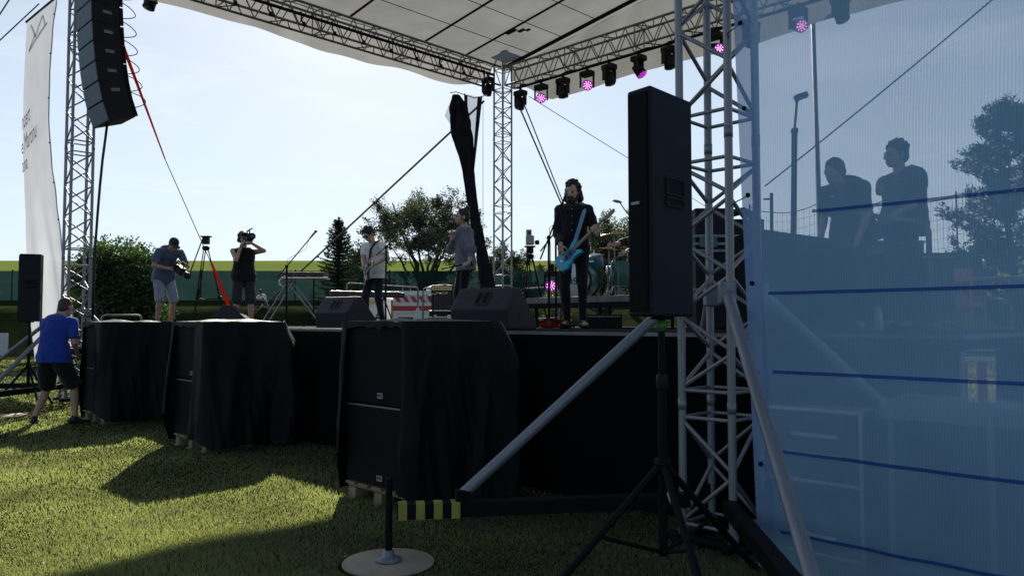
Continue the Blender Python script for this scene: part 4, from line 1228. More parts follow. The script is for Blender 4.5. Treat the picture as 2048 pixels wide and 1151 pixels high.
# ------------------------------------------------------------------ blue mesh sheet
MS0 = V((1.42, 4.55, 0)); md = V((S2, -S2, 0)); ML = 2.3
msh = root('mesh_sheet', MS0 + UP * 0.0, 'blue see-through mesh sheet with dark blue stripes at the right', 'mesh sheet')
def mpt(x, z):
    lean = -0.035 * z + 0.02
    b = (0.05 * noise.noise(V((x * 1.1, z * 0.7, 2))) + 0.018 * noise.noise(V((x * 5.5 + z, z * 0.8, 6)))) * min(1, x * 2)
    return MS0 + md * (x + lean) + NA * (0.02 + b) + UP * z
def mgrid(x0, x1, z0, z1, nu, nv, off=0.0):
    return MB().grid(lambda u, v: mpt(x0 + (x1 - x0) * u, z0 + (z1 - z0) * v) + NA * off, nu, nv)
mgrid(0.10, ML, 0.03, 4.6, 46, 60).build('mesh', M['mesh'], msh)
mgrid(0.0, 0.105, 0.02, 4.6, 3, 40, 0.003).build('hem', M['hem'], msh)
for k in range(5):
    z = 0.245 + 0.448 * k
    x0 = 0.14 if k < 4 else 0.42
    mgrid(x0, ML, z - 0.009, z + 0.009, 22, 1, 0.006).build('stripe', M['stripe'], msh)
for k in range(9):
    q = mpt(0.045, 0.09 + k * 0.52)
    MB().lathe([(0.008, 0), (0.014, 0.0), (0.015, 0.004), (0.008, 0.005)], q + NA * 0.008, NA, 14).build('eyelet', M['black_steel'], msh)
    if k in (0, 2, 4, 6, 8): MB().path([q, q + V((-0.06, 0.08, -0.03)), TOWER_R + V((0.02, -0.22, q.z - 0.03))], 0.004, 5).build('tie_cord', M['dark_rope'], msh)

# ------------------------------------------------------------------ stage lights
def fixture(q, aim, kind, label, size=1.0):
    r = root('stage_light', q, label, 'stage light', 'moving lights under the rear roof truss')
    k = size
    right = MX; fwd = -MY
    MB().box(q - UP * 0.02, (0.05, 0.06, 0.16), axes(MX, MY, UP), 0.01).build('clamp', M['black_steel'], r)
    MB().box(q - UP * 0.14 * k, (0.34 * k, 0.24 * k, 0.13 * k), axes(MX, MY, UP), 0.025).build('base', M['black'], r)
    aim = V(aim).normalized()
    side = aim.cross(UP)
    if side.length < 0.15: side = MX.copy()
    side.normalize()
    hc = q - UP * 0.42 * k
    for s in (-1, 1):
        MB().box(q - UP * 0.32 * k + side * 0.165 * k * s, (0.045 * k, 0.13 * k, 0.34 * k), axes(side, side.cross(UP) * -1, UP), 0.015).build('yoke_arm', M['black'], r)
    hl = 0.30 * k
    hd = MB().lathe([(0.05 * k, -0.17 * k), (0.105 * k, -0.14 * k), (0.125 * k, 0), (0.13 * k, 0.11 * k), (0.135 * k, 0.15 * k), (0.12 * k, 0.155 * k)], hc, aim, 20).build('head', M['black'], r)
    if kind == 'led':
        up2 = side.cross(aim) * -1
        MB().path([hc + aim * 0.160 * k + (side * math.cos(j * math.pi / 12) + up2 * math.sin(j * math.pi / 12)) * 0.122 * k for j in range(25)], 0.008 * k, 6).build('violet_rim', M['led_rim'], r)
        mb = MB()
        for n, rr in ((1, 0), (6, 0.046), (9, 0.090)):
            for i in range(n):
                a = 2 * math.pi * i / n + 0.3
                mb.lathe([(0.0165 * k, 0), (0.015 * k, 0.012)], hc + aim * 0.158 * k + (side * math.cos(a) + up2 * math.sin(a)) * rr * k, aim, 8)
        mb.build('led_cluster', M['led'], hd)
    elif kind == 'dim':
        MB().lathe([(0.12 * k, 0.152 * k), (0.118 * k, 0.165 * k)], hc, aim, 22).build('violet_lens', M['led_rim'], r)
    else:
        MB().lathe([(0.085 * k, 0.150 * k), (0.08 * k, 0.166 * k), (0.05 * k, 0.175 * k)], hc, aim, 18).build('lens', M['glass'], r)
    return r
def truss_at(px):
    rr = (px - CX) / F_PX
    t = (rr * TOWER_B.y - TOWER_B.x) / (S2 * (1 + rr))
    return TOWER_B + MX * t + UP * 7.90
fx_ = [(1041, 'spot', (-0.2, -0.2, -1), 'black moving light right beside the back tower top'),
       (1083, 'led', (-0.05, -1, -0.42), 'first lit magenta light right of the back tower'),
       (1127, 'spot', (0.1, -0.1, -1), 'black moving light between the two leftmost lit magenta lights'),
       (1176, 'led', (0.0, -1, -0.42), 'second lit magenta light right of the back tower'),
       (1221, 'spot', (0.15, -0.2, -1), 'black moving light right of the second lit magenta light'),
       (1281, 'dim', (0.5, -0.3, -0.8), 'slim light turned aside with a violet lens above the tall loudspeaker'),
       (1343, 'spot', (0.1, -0.2, -1), 'black moving light just left of the near tower'),
       (1437, 'led', (0.3, -1, -0.5), 'lit violet light seen between the chords of the near tower'),
       (1510, 'spot', (0.1, -0.2, -1), 'black moving light behind the right chord of the near tower'),
       (1606, 'led', (0.1, -1, -0.45), 'lit magenta light seen through the top of the blue mesh'),
       (1692, 'spot', (0.2, -0.4, -1), 'rightmost black light seen through the top of the blue mesh')]
for px, kind, aim, lb in fx_: fixture(truss_at(px), aim, kind, lb)
fixture(at(976, 176, 21.2) + UP * 0.35, (-0.2, -0.3, -1), 'spot', 'black light hanging left of the back tower top', 0.95)
fixture(at(302, -22, 15.4) + UP * 0.1, (-0.2, -0.3, -1), 'spot', 'black light hanging from the left roof truss at the top edge', 0.9)

# ------------------------------------------------------------------ guy ropes, strap, cables
def rope(a, b, r_, m, label, drop=0.0, name='guy_rope', cat='rope', group='guy ropes of the stage roof'):
    o = MB().path(sag(a, b, drop, 12), r_, 6).build(name, m)
    tag(o, label, cat, group); return o
Btop = TOWER_B + UP * 7.95
rope(at(968, 202, 21.5), at(505, 632, 29), 0.030, M['rope'], 'long guy rope from the back tower down to the left past the curtain')
rope(at(1036, 208, 21.7), at(1202, 590, 27), 0.026, M['rope'], 'left one of two guy ropes right of the back tower')
rope(at(1048, 208, 21.6), at(1180, 540, 27), 0.020, M['rope'], 'right one of two guy ropes right of the back tower')
rope(at(1058, 193, 21.6), at(1584, 520, 35), 0.010, M['rope'], 'thin wire from the back tower to the floodlight mast')
rope(at(966, 203, 21.4), at(966, 580, 21.4), 0.007, M['dark_rope'], 'thin cord hanging straight down left of the back tower')
rope(at(1530, 372, 8.5), at(2010, -22, 7.4), 0.008, M['dark_rope'], 'thin dark rope slanting up to the right behind the mesh', 0.02)
rope(at(1625, 20, 16.2), at(1645, 640, 12.5), 0.045, M['cable'], 'thick dark cable hanging down behind the mesh left of the mixing men', 0, 'hanging_cable', 'cable', None)
rope(at(-10, 90, 15.0), at(78, 8, 15.6), 0.014, M['rope'], 'brown guy rope at the top left corner below the banner top', 0.0)
rope(at(-10, 44, 15.4), at(26, -12, 15.4), 0.014, M['rope'], 'short piece of rope in the top left corner')
st_o = root('tension_strap', at(455, 640, 16.0), 'red tension strap slanting down right of the line array', 'strap')
def ribbon(pa, pb, ya, yb, w0, w1, m, name, n=10):
    mb = MB(); A, B = at(*pa, ya), at(*pb, yb); d = (B - A).normalized()
    s = V((d.z, 0, -d.x)).normalized()
    pts = [A.lerp(B, i / n) for i in range(n + 1)]
    vs = []
    for i, q in enumerate(pts):
        w = w0 + (w1 - w0) * i / n
        vs += [q - s * w / 2 - V((0, .003, 0)), q + s * w / 2 - V((0, .003, 0)), q + s * w / 2 + V((0, .003, 0)), q - s * w / 2 + V((0, .003, 0))]
    fs = [(i * 4 + k, i * 4 + (k + 1) % 4, i * 4 + 4 + (k + 1) % 4, i * 4 + 4 + k) for i in range(n) for k in range(4)]
    mb.add(vs, fs); mb.build(name, m, st_o)
ribbon((217, 14), (330, 318), 13.7, 14.6, 0.080, 0.022, M['strap'], 'upper_webbing')
ribbon((330, 318), (424, 530), 14.6, 15.3, 0.014, 0.014, M['dark_rope'], 'twisted_webbing')
ribbon((423, 526), (462, 622), 15.3, 15.7, 0.045, 0.075, M['strap'], 'lower_webbing')

# ------------------------------------------------------------------ twisted black curtain by the back tower
cur = root('black_curtain', at(975, 580, 19.5), 'twisted black curtain hanging beside the back tower', 'curtain')
cl = [(912, 190, 20.6), (916, 215, 20.5), (922, 245, 20.4), (928, 290, 20.2), (935, 340, 20.0), (943, 390, 19.8), (951, 440, 19.7), (960, 490, 19.6), (970, 540, 19.5), (980, 585, 19.4)]
cw = [0.10, 0.26, 0.30, 0.25, 0.17, 0.15, 0.14, 0.14, 0.18, 0.22]
pts, rad = [], []
for i in range(len(cl) - 1):
    for k in range(6):
        t = k / 6
        pts.append(at(*cl[i]).lerp(at(*cl[i + 1]), t)); rad.append(cw[i] + (cw[i + 1] - cw[i]) * t)
mb = MB(); n = 28; vs = []
for i, q in enumerate(pts):
    for k in range(n):
        a = 2 * math.pi * k / n
        rr = rad[i] * (0.82 + 0.22 * math.sin(5 * a + i * 0.32) + 0.16 * noise.noise(V((math.cos(a) * 2, math.sin(a) * 2, i * 0.16))))
        vs.append(q + V((rr * math.cos(a), rr * math.sin(a) * 0.8, 0)))
mb.add(vs, [(i * n + k, i * n + (k + 1) % n, (i + 1) * n + (k + 1) % n, (i + 1) * n + k) for i in range(len(pts) - 1) for k in range(n)] + [tuple(range(n))], True)
mb.build('gathered_cloth', M['curtain'], cur)
def flap(quad, m, name, nu=8, nv=10):
    A, B, C_, D_2 = [at(*q) for q in quad]
    MB().grid(lambda u, v: A.lerp(B, u).lerp(D_2.lerp(C_, u), v) + V((0, 0.12 * math.sin(u * 5 + v * 3) * (1 - abs(2 * u - 1)), 0.03 * math.sin(u * 3.1 * 2))), nu, nv).build(name, m, cur)
flap(((930, 190, 20.8), (965, 192, 21.2), (945, 335, 20.1), (938, 335, 20.0)), M['net'], 'net_flap')
flap(((905, 192, 20.5), (912, 192, 20.5), (928, 300, 20.2), (889, 232, 20.4)), M['net'], 'net_flap')
flap(((955, 195, 21.2), (965, 192, 21.2), (948, 345, 20.0), (944, 345, 20.0)), M['curtain'], 'edge_fold', 4, 10)
flap(((928, 187, 20.7), (935, 190, 20.8), (936, 290, 20.2), (930, 290, 20.2)), M['curtain'], 'edge_fold', 4, 10)
MB().path([at(900, 186, 20.6), at(912, 184, 20.6), at(930, 190, 20.8), at(948, 196, 21), at(968, 192, 21.4)], 0.012, 5).build('hanging_cord', M['dark_rope'], cur)

# ------------------------------------------------------------------ stage monitors
def wedge(pc, y, w, h, d, yaw, label):
    c = at(pc, 655, y); c = V((c.x, c.y, STAGE_Z))
    r = root('floor_monitor', c, label, 'floor monitor', 'wedge monitors on the stage', yaw)
    Mz = Matrix.Rotation(yaw, 3, 'Z')
    X, Y = Mz @ V((1, 0, 0)), Mz @ V((0, 1, 0))          # Y = direction the grille faces
    prof = [(-d / 2 + 0.03, 0), (d / 2, 0.0), (d / 2, 0.07), (-d * 0.06, h), (-d * 0.20, h), (-d / 2, h * 0.48)]
    bm = bmesh.new()
    vs = [bm.verts.new(c - X * w / 2 + Y * a + UP * b) for a, b in prof]
    fb = bm.faces.new(vs); ex = bmesh.ops.extrude_face_region(bm, geom=[fb])
    for g in ex['geom']:
        if isinstance(g, bmesh.types.BMVert): g.co += X * w
    bmesh.ops.recalc_face_normals(bm, faces=bm.faces[:])
    bmesh.ops.bevel(bm, geom=bm.edges[:], offset=0.012, segments=2, profile=0.5, affect='EDGES')
    bm.verts.index_update()
    MB().add([q.co.copy() for q in bm.verts], [[q.index for q in f.verts] for f in bm.faces]).build('cabinet', M['wedge'], r); bm.free()
    a0, a1 = c + Y * d / 2 + UP * 0.07, c - Y * d * 0.06 + UP * h
    g = (a1 - a0); gl = g.length; g.normalize(); nrm = X.cross(g)
    MB().box(a0.lerp(a1, 0.5) + nrm * 0.006 * (1 if nrm.z > 0 else -1), (w - 0.05, gl - 0.05, 0.014), axes(X, g, nrm), 0.004).build('grille', M['grille'], r)
    b0, b1 = c - Y * d / 2 + UP * h * 0.48, c - Y * d * 0.20 + UP * h
    g2 = (b1 - b0).normalized(); n2 = g2.cross(X); 
    if n2.dot(Y) > 0: n2 = -n2
    ctr = b0.lerp(b1, 0.5)
    hw = min(0.16, w * 0.3)
    fr = MB()
    f2 = axes(X, g2, X.cross(g2))
    for sx, sy, ww, hh in ((-hw / 2, 0, 0.016, 0.17), (hw / 2, 0, 0.016, 0.17), (0, 0.085, hw, 0.016), (0, -0.085, hw, 0.016), (0, 0, 0.022, 0.16)):
        fr.box(ctr + X * sx + g2 * sy + n2 * 0.003, (ww, hh, 0.012), f2, 0.002)
    hd = fr.build('handle_frame', M['wedge'], r)
    MB().box(ctr + n2 * 0.004, (hw - 0.01, 0.16, 0.004), f2).build('handle_recess', M['black_steel'], hd)
    MB().box(c + X * (w / 2 + 0.003) - Y * 0.05 + UP * h * 0.35, (0.004, 0.06, 0.06), axes(X, Y, UP), 0.001).build('socket_plate', M['amp_cloth'], r)
    return r
wedge(988, 8.6, 0.72, 0.45, 0.66, R(-30), 'big black floor monitor between the singer and the bassist')
wedge(694, 11.8, 0.66, 0.46, 0.70, R(-32), 'black floor monitor at the feet of the guitarist')
wedge(466, 12.9, 0.42, 0.36, 0.60, R(-82), 'small tilted floor monitor at the feet of the cameraman in black')

# ------------------------------------------------------------------ backline
def amp():
    c = at(888, 640, 16.3); c = V((c.x, c.y, STAGE_Z))
    yaw = R(-6); Mz = Matrix.Rotation(yaw, 3, 'Z'); X, Y = Mz @ V((1, 0, 0)), Mz @ V((0, 1, 0)); f = axes(X, Y, UP)
    fc = root('flight_case', c, 'black flight case with steel edges under the guitar amplifier', 'flight case')
    MB().box(c + UP * 0.165, (0.56, 0.45, 0.32), f, 0.006).build('body', M['black'], fc)
    for z in (0.012, 0.19, 0.318): MB().box(c + UP * z, (0.575, 0.465, 0.022), f, 0.004).build('edge_rail', M['silver'], fc)
    for s in (-1, 1):
        for s2 in (-1, 1): MB().box(c + X * 0.28 * s + Y * 0.225 * s2 + UP * 0.165, (0.024, 0.024, 0.32), f, 0.003).build('corner_rail', M['silver'], fc)
        MB().box(c + X * 0.15 * s - Y * 0.232 + UP * 0.19, (0.07, 0.012, 0.09), f, 0.006).build('latch', M['silver'], fc)
    a = root('guitar_amplifier', c + UP * 0.331, 'small combo guitar amplifier with a gold panel on a flight case', 'amplifier')
    b = c + UP * 0.331 - X * 0.02
    MB().box(b + UP * 0.265, (0.46, 0.27, 0.52), f, 0.018).build('cabinet', M['black'], a)
    MB().box(b + UP * 0.205 - Y * 0.136, (0.42, 0.012, 0.36), f, 0.004).build('grille_cloth', M['amp_cloth'], a)
    MB().box(b + UP * 0.455 - Y * 0.137, (0.42, 0.012, 0.085), f, 0.004).build('gold_panel', M['gold'], a)
    for k in range(7): MB().lathe([(0.011, 0), (0.009, 0.016)], b + UP * 0.455 - Y * 0.143 + X * (-0.15 + 0.05 * k), -Y, 10).build('knob', M['black'], a)
    MB().path([b + X * -0.12 + UP * 0.525, b + X * -0.10 + UP * 0.55, b + X * 0.10 + UP * 0.55, b + X * 0.12 + UP * 0.525], 0.011, 6).build('handle', M['silver'], a)
    plate_text('Marshall', 0.075, b + UP * 0.36 - Y * 0.145, X, UP, M['white'], a)
amp()
def mic_stand(px_b, py_b, y, px_t, py_t, label, px_k, py_k, mic=True, back=0.25, base='tripod', ypitch=0.0):
    c = at(px_b, py_b, y); c = V((c.x, c.y, STAGE_Z))
    r = root('microphone_stand', c, label, 'microphone stand', 'boom microphone stands')
    k = at(px_k, py_k, y); k = V((c.x, c.y, k.z))
    rod('pole', c + UP * 0.08, k, 0.0145, M['black_steel'], r, 8)
    MB().ell(k, (0.028, 0.028, 0.028)).build('clutch', M['black_steel'], r)
    e = at(px_t, py_t, y + ypitch)
    d = (e - k).normalized()
    rod('boom', k - d * back, e - d * 0.12, 0.0095, M['black_steel'], r, 8)
    if mic:
        m_ = MB().tube(e - d * 0.16, e - d * 0.02, 0.011, 0.017, 10).build('microphone', M['black'], r)
        MB().ell(e + d * 0.005, (0.026, 0.026, 0.026), nu=10).build('mic_grille', M['steel'], m_)
        MB().path([e - d * 0.16, e - d * 0.24 - UP * 0.10, k + UP * 0.1 + d * 0.02, k - UP * 0.15 + V((0.02, -0.02, 0)), c + UP * 0.5 + V((0.02, -.015, 0)), c + UP * 0.03 + V((0.05, -0.1, 0))], 0.0035, 5).build('cable', M['cable'], r)
    if base == 'tripod':
        for i in range(3):
            a = 0.5 + 2.1 * i
            rod('leg', c + UP * 0.12, c + V((math.cos(a) * 0.30, math.sin(a) * 0.30, 0.012)), 0.011, M['black_steel'], r, 6)
    else:
        MB().lathe([(0.13, 0), (0.13, 0.02), (0.03, 0.03)], c, n=20).build('round_base', M['black_steel'], r)
    return r
mic_stand(572, 652, 12.6, 631, 463, 'boom microphone stand with a microphone alone left of the spruce', 573, 532)
mic_stand(771, 652, 13.0, 806, 462, 'microphone stand standing right beside the guitarist', 773, 493, False, 0.22)
mic_stand(1098, 656, 9.2, 1132, 388, 'microphone stand at the mouth of the bassist', 1101, 475, True, 0.28)
mic_stand(1112, 653, 10.6, 1136, 430, 'second thin microphone stand behind the left of the bassist', 1110, 462, False, 0.35)
mic_stand(866, 640, 15.2, 880, 588, 'low microphone stand in front of the small amplifier', 859, 590, True, 0.10)

def camera_tripod(px, py_top, y, zb, spread, label, rot, head):
    c = at(px, 650, y); c = V((c.x, c.y, zb)); t = at(px, py_top, y); hz = t.z - zb
    r = root('camera_tripod', c, label, 'tripod', 'camera tripods')
    hub = c + UP * (hz * 0.84)
    for k in range(3):
        a = rot + 2.094 * k; e = c + V((math.cos(a), math.sin(a), 0)) * spread
        for s in (-1, 1):
            o = V((-math.sin(a), math.cos(a), 0)) * 0.022 * s
            rod('leg', hub + V((math.cos(a), math.sin(a), 0)) * 0.05 + o, hub.lerp(e, 0.62) + o, 0.011, M['black_steel'], r, 6)
        rod('lower_leg', hub.lerp(e, 0.5), e + UP * 0.01, 0.014, M['black_steel'], r, 6)
        MB().box(hub.lerp(e, 0.62), (0.07, 0.05, 0.06), None, 0.012).build('leg_lock', M['black'], r)
        rod('spreader', c + UP * hz * 0.30, hub.lerp(e, 0.64), 0.009, M['black_steel'], r, 6)
    MB().lathe([(0.05, 0), (0.07, 0.03), (0.075, 0.07), (0.05, 0.09)], hub, n=14).build('bowl', M['black_steel'], r)
    MB().box(hub + UP * (hz * 0.11), (0.13, 0.11, hz * 0.08), None, 0.02).build('fluid_head', M['black'], r)
    MB().box(hub + UP * (hz * 0.155), (0.20, 0.11, 0.025), None, 0.006).build('camera_plate', M['black_steel'], r)
    if head: rod('pan_handle', hub + UP * (hz * 0.13) - V((0.06, 0.02, 0)), hub + V((-0.28, -0.15, -0.55)), 0.012, M['black'], r, 8)
    return r, hub + UP * (hz * 0.165)
camera_tripod(409, 472, 15.6, STAGE_Z, 0.45, 'empty camera tripod with a pan handle between the two cameramen', 0.4, True)
tr_, tp_ = camera_tripod(1060, 492, 14.0, STAGE_Z, 0.36, 'camera tripod carrying a small pale camera left of the bassist', 0.2, False)
sm = root('small_camera', tp_, 'small pale grey camera on top of the tripod left of the bassist', 'camera')
MB().box(tp_ + UP * 0.10, (0.15, 0.18, 0.16), None, 0.015).build('body', M['tag_grey'], sm)
MB().box(tp_ + UP * 0.23 - V((0.02, 0, 0)), (0.10, 0.12, 0.12), None, 0.012).build('monitor', M['tag_grey'], sm)
MB().lathe([(0.028, 0), (0.03, 0.03), (0.022, 0.034)], tp_ + V((-0.01, -0.06, 0.235)), (0, -1, 0), 14).build('lens', M['glass'], sm)
MB().lathe([(0.04, 0), (0.045, 0.06), (0.035, 0.065)], tp_ + V((0.10, 0.0, 0.06)), (1, -0.4, 0), 14).build('control_wheel', M['black'], sm)

# trestle stand with a brown board, dark beam on stands
tb = root('trestle_table', at(612, 600, 17.5) - UP * 0.5, 'folding trestle with a red brown board behind the lone microphone', 'trestle')
c = at(612, 549, 17.5)
MB().box(c, (0.92, 0.5, 0.09), None, 0.01).build('board', M['brown'], tb)
MB().box(c - UP * 0.085, (0.95, 0.54, 0.03), None, 0.005).build('frame', M['silver'], tb)
for s in (-1, 1):
    y = c.y + 0.22 * s
    rod('leg', V((c.x - 0.42, y, c.z - 0.1)), V((c.x + 0.42, y, STAGE_Z)), 0.020, M['steel'], tb, 8)
    rod('leg', V((c.x - 0.30, y, c.z - 0.1)), V((c.x - 0.95, y, STAGE_Z)), 0.020, M['steel'], tb, 8)
rod('centre_post', V((c.x + 0.18, c.y, c.z - .1)), V((c.x + 0.18, c.y, STAGE_Z)), 0.018, M['black_steel'], tb, 8)
MB().path([V((c.x - 0.46, c.y - .25, c.z - 0.09)), V((c.x - 0.52, c.y - .25, c.z - 0.14)), V((c.x - 0.52, c.y - .25, c.z - 0.24)), V((c.x - 0.45, c.y - .25, c.z - 0.28))], 0.018, 6).build('handle', M['silver'], tb)
bm_ = root('dark_beam', at(735, 640, 18.6), 'long dark brown beam with a silver strip for its lit edge behind the guitarist', 'beam')
a, b = at(660, 588, 18.6), at(808, 590, 19.4)
d = (b - a).normalized(); f = axes(d, UP.cross(d), UP)
MB().box(a.lerp(b, 0.5), ((b - a).length, 0.16, 0.13), f, 0.03).build('beam', M['brown'], bm_)
MB().box(a.lerp(b, 0.47) + UP * 0.075, ((b - a).length * 0.94, 0.14, 0.02), f, 0.004).build('lit_edge', M['silver'], bm_)  # silver strip stands in for sunlight on the beam's top edge
for t in (0.15, 0.72):
    q = a.lerp(b, t)
    rod('support_leg', q - UP * 0.06, V((q.x - 0.25, q.y, STAGE_Z)), 0.018, M['black_steel'], bm_, 6)
    rod('support_leg', q - UP * 0.06, V((q.x + 0.25, q.y, STAGE_Z)), 0.018, M['black_steel'], bm_, 6)

# water bottle on the near stack
q = at(836, 643, 6.9)
bo = MB().lathe([(0.020, 0), (0.023, 0.006), (0.023, 0.04), (0.020, 0.05), (0.023, 0.06), (0.020, 0.08), (0.009, 0.10), (0.009, 0.108)], V((-0.764, 6.3, 1.436)), n=16).build('water_bottle', [M['bottle']])
tag(bo, 'clear plastic water bottle standing on top of the near covered stack', 'bottle')

# drum kit
dk = at(1225, 600, 13.2)
def dpos(px, y=13.0): q = at(px, 600, y); return V((q.x, q.y, RZ))
kit = root('drum_kit', dpos(1225), 'green and blue drum kit with cymbals on the riser', 'drum kit')
bc = dpos(1158, 12.4) + UP * 0.29
ax = V((-0.45, -0.9, 0)).normalized()
MB().lathe([(0.275, -0.2), (0.28, -0.19), (0.28, 0.19), (0.275, 0.2)], bc, ax, 28).build('bass_drum', M['drum_green'], kit)
MB().lathe([(0.262, 0.0), (0.26, 0.004)], bc + ax * 0.219, ax, 28).build('drum_head', M['white_dirty'], kit)
for s in (-0.2, 0.2): MB().lathe([(0.28, -0.018), (0.295, -0.015), (0.295, 0.015), (0.28, 0.018)], bc + ax * s, ax, 28).build('hoop', M['black'], kit)
tm = at(1187, 524, 12.8)
MB().lathe([(0.15, -0.11), (0.155, -0.10), (0.155, 0.10), (0.15, 0.11)], tm, (-0.15, -0.35, 1), 24).build('tom', M['drum_blue'], kit)
MB().box(tm + V((-0.05, -0.165, 0)), (0.07, 0.01, 0.03)).build('tom_badge', M['silver'], kit)
MB().lathe([(0.185, -0.2), (0.19, -0.19), (0.19, 0.19), (0.185, 0.2)], dpos(1245, 12.7) + UP * 0.42, n=24).build('floor_tom', M['drum_green'], kit)
MB().lathe([(0.165, -0.07), (0.17, -0.06), (0.17, 0.06), (0.165, 0.07)], at(1232, 540, 13.1), (0, -.1, 1), 24).build('snare', M['silver'], kit)
for px, py, y, rr, tl in ((1228, 468, 13.1, 0.25, -0.10), (1218, 498, 13.5, 0.17, 0.12), (1172, 540, 12.9, 0.17, 0.1)):
    q = at(px, py, y)
    MB().lathe([(rr, 0), (rr * 0.98, 0.006), (0.05, 0.022), (0.04, 0.045), (0.012, 0.052)], q, (tl, -0.1, 1), 28).build('cymbal', M['bronze'], kit)
    rod('cymbal_stand', V((q.x + 0.02, q.y, RZ + 0.1)), q - UP * 0.01, 0.012, M['steel'], kit, 8)
    for k in range(3): rod('stand_leg', V((q.x + 0.02, q.y, RZ + 0.3)), V((q.x + 0.25 * math.cos(2.1 * k), q.y + 0.25 * math.sin(2.1 * k), RZ)), 0.009, M['steel'], kit, 6)
for px in (1182, 1217, 1240):
    q = dpos(px, 13.0); rod('hardware_tube', q, q + UP * 0.6, 0.014, M['steel'], kit, 8)
for k in range(3): rod('floor_tom_leg', dpos(1245, 12.7) + V((0.19 * math.cos(2.1 * k), 0.19 * math.sin(2.1 * k), 0)), dpos(1245, 12.7) + V((0.19 * math.cos(2.1 * k), 0.19 * math.sin(2.1 * k), 0.5)), 0.009, M['steel'], kit, 6)
plate_text('OS', 0.16, bc + ax * 0.2245 + V((-0.04, 0, -0.02)), V((-ax.y, ax.x, 0)), UP, M['black'], kit)

p = on_ground(1262, 38)
sl = root('street_lamp', p, 'thin street lamp with a flat head peeking out left of the tall loudspeaker', 'street lamp')
tp = at(1262, 440, 38)
rod('pole', p - UP * 0.1, tp, 0.05, M['steel'], sl, 8)
MB().path([tp - UP * 0.05, tp + V((-0.1, 0, 0.25)), at(1250, 420, 38), at(1240, 405, 38)], 0.03, 8).build('arm', M['steel'], sl)
MB().ell(at(1234, 402.5, 38), (0.26, 0.14, 0.07), Matrix.Rotation(R(12), 3, 'Y')).build('lamp_head', M['steel'], sl)
# floor LED can, red cable heap, small amp behind the bassist, boxes under the riser
q = at(1104, 593, 11.3)
fixture(V((q.x, q.y, q.z + 0.42)), (-0.2, -1, -0.05), 'led', 'small magenta floor light on a bar in front of the drum riser', 0.62)
o = bpy.data.objects.get('stage_light.013') 
hp = MB(); c = at(1110, 652, 10.2); c = V((c.x, c.y, STAGE_Z))
for k in range(26):
    a = k * 0.9; hp.path([c + V((0.20 * math.cos(a + j * 0.5) * (0.7 + 0.3 * math.sin(k)), 0.16 * math.sin(a + j * 0.5), 0.015 + 0.0035 * k + 0.01 * math.sin(j + k))) for j in range(9)], 0.012, 5)
tag(hp.build('cable_heap', M['strap']), 'coiled red cable lying on the stage left of the feet of the bassist', 'cable')
c = at(1193, 652, 10.0); c = V((c.x, c.y, STAGE_Z))
bx_ = root('equipment_box', c, 'low black equipment box on the stage right of the bassist', 'box')
MB().box(c + V((0.1, 0.3, 0.09)), (0.5, 0.35, 0.18), None, 0.012).build('body', M['black'], bx_)
MB().box(c + V((0.1, 0.12, 0.15)), (0.46, 0.012, 0.02), None, 0.003).build('trim', M['alu_dull'], bx_)

# backline tower behind the near truss: dark cabinets with pale stripes
c = at(1430, 652, 9.2); c = V((c.x, c.y, STAGE_Z))
rk = root('equipment_rack', c, 'tall dark equipment rack with pale rails behind the near tower', 'rack')
f = axes(V((1, 0, 0)), V((0, 1, 0)), UP)
MB().box(c + V((-0.10, 0, 0.70)), (0.36, 0.5, 1.4), f, 0.015).build('cabinet', M['cab'], rk)
MB().box(c + V((0.32, 0.05, 0.64)), (0.44, 0.5, 1.28), f, 0.015).build('cabinet', M['cab'], rk)
for k, z in enumerate((0.98, 0.90, 1.07, 0.45)): MB().box(c + V((0.12, -0.27, z)), (0.86, 0.03, 0.035), f, 0.006).build('pale_rail', M['steel'], rk)
MB().box(c + V((-0.14, -0.29, 1.0)), (0.2, 0.03, 0.13), f, 0.01).build('green_panel', M['drum_blue'], rk)
MB().path([c + V((0.15, -0.2, 1.34)), c + V((0.3, -0.15, 1.38)), c + V((0.5, -0.1, 1.30))], 0.05, 6).build('cable_loom', M['cable'], rk)

# things behind the mesh: mixing desk, cases, chair
a, b = at(1504, 655, 6.6), at(1668, 655, 6.6)
c = V(((a.x + b.x) / 2, 6.75, STAGE_Z))
mx = root('mixing_desk', c, 'bulky dark mixing desk under a black cover behind the mesh', 'mixing desk')
prof = [(-0.36, 0), (0.42, 0), (0.42, 0.70), (0.30, 0.76), (-0.36, 0.85)]
MB().prism([V((c.x + px_, c.y - 0.35, STAGE_Z + pz_)) for px_, pz_ in prof], (0, 0.7, 0)).build('cover', M['skirt'], mx)
for s in (-0.36, 0.42): MB().box(c + V((s, -0.36, 0.38)), (0.02, 0.02, 0.76)).build('edge_rail', M['black_steel'], mx)
c = V((1.92, 4.86, 0))
f = axes(MX, MY, UP)
fcs = root('flight_case', c, 'black flight case with white label strip behind the lower mesh', 'flight case', None, R(-45))
MB().box(c + UP * 0.46, (0.62, 0.30, 0.88), f, 0.008).build('body', M['black'], fcs)
for z in (0.03, 0.46, 0.89): MB().box(c + UP * z, (0.635, 0.315, 0.022), f, 0.003).build('edge_rail', M['silver'], fcs)
for s in (-1, 1): MB().box(c + MX * 0.306 * s - MY * 0.15 + UP * 0.46, (0.022, 0.022, 0.88), f, 0.003).build('corner_rail', M['silver'], fcs)
for z, w_ in ((0.74, 0.28), (0.62, 0.34), (0.14, 0.26)): MB().box(c - MY * 0.153 + MX * 0.02 + UP * z, (w_, 0.006, 0.022), f).build('label_strip', M['white_dirty'], fcs)
c = V((2.62, 4.22, 0))
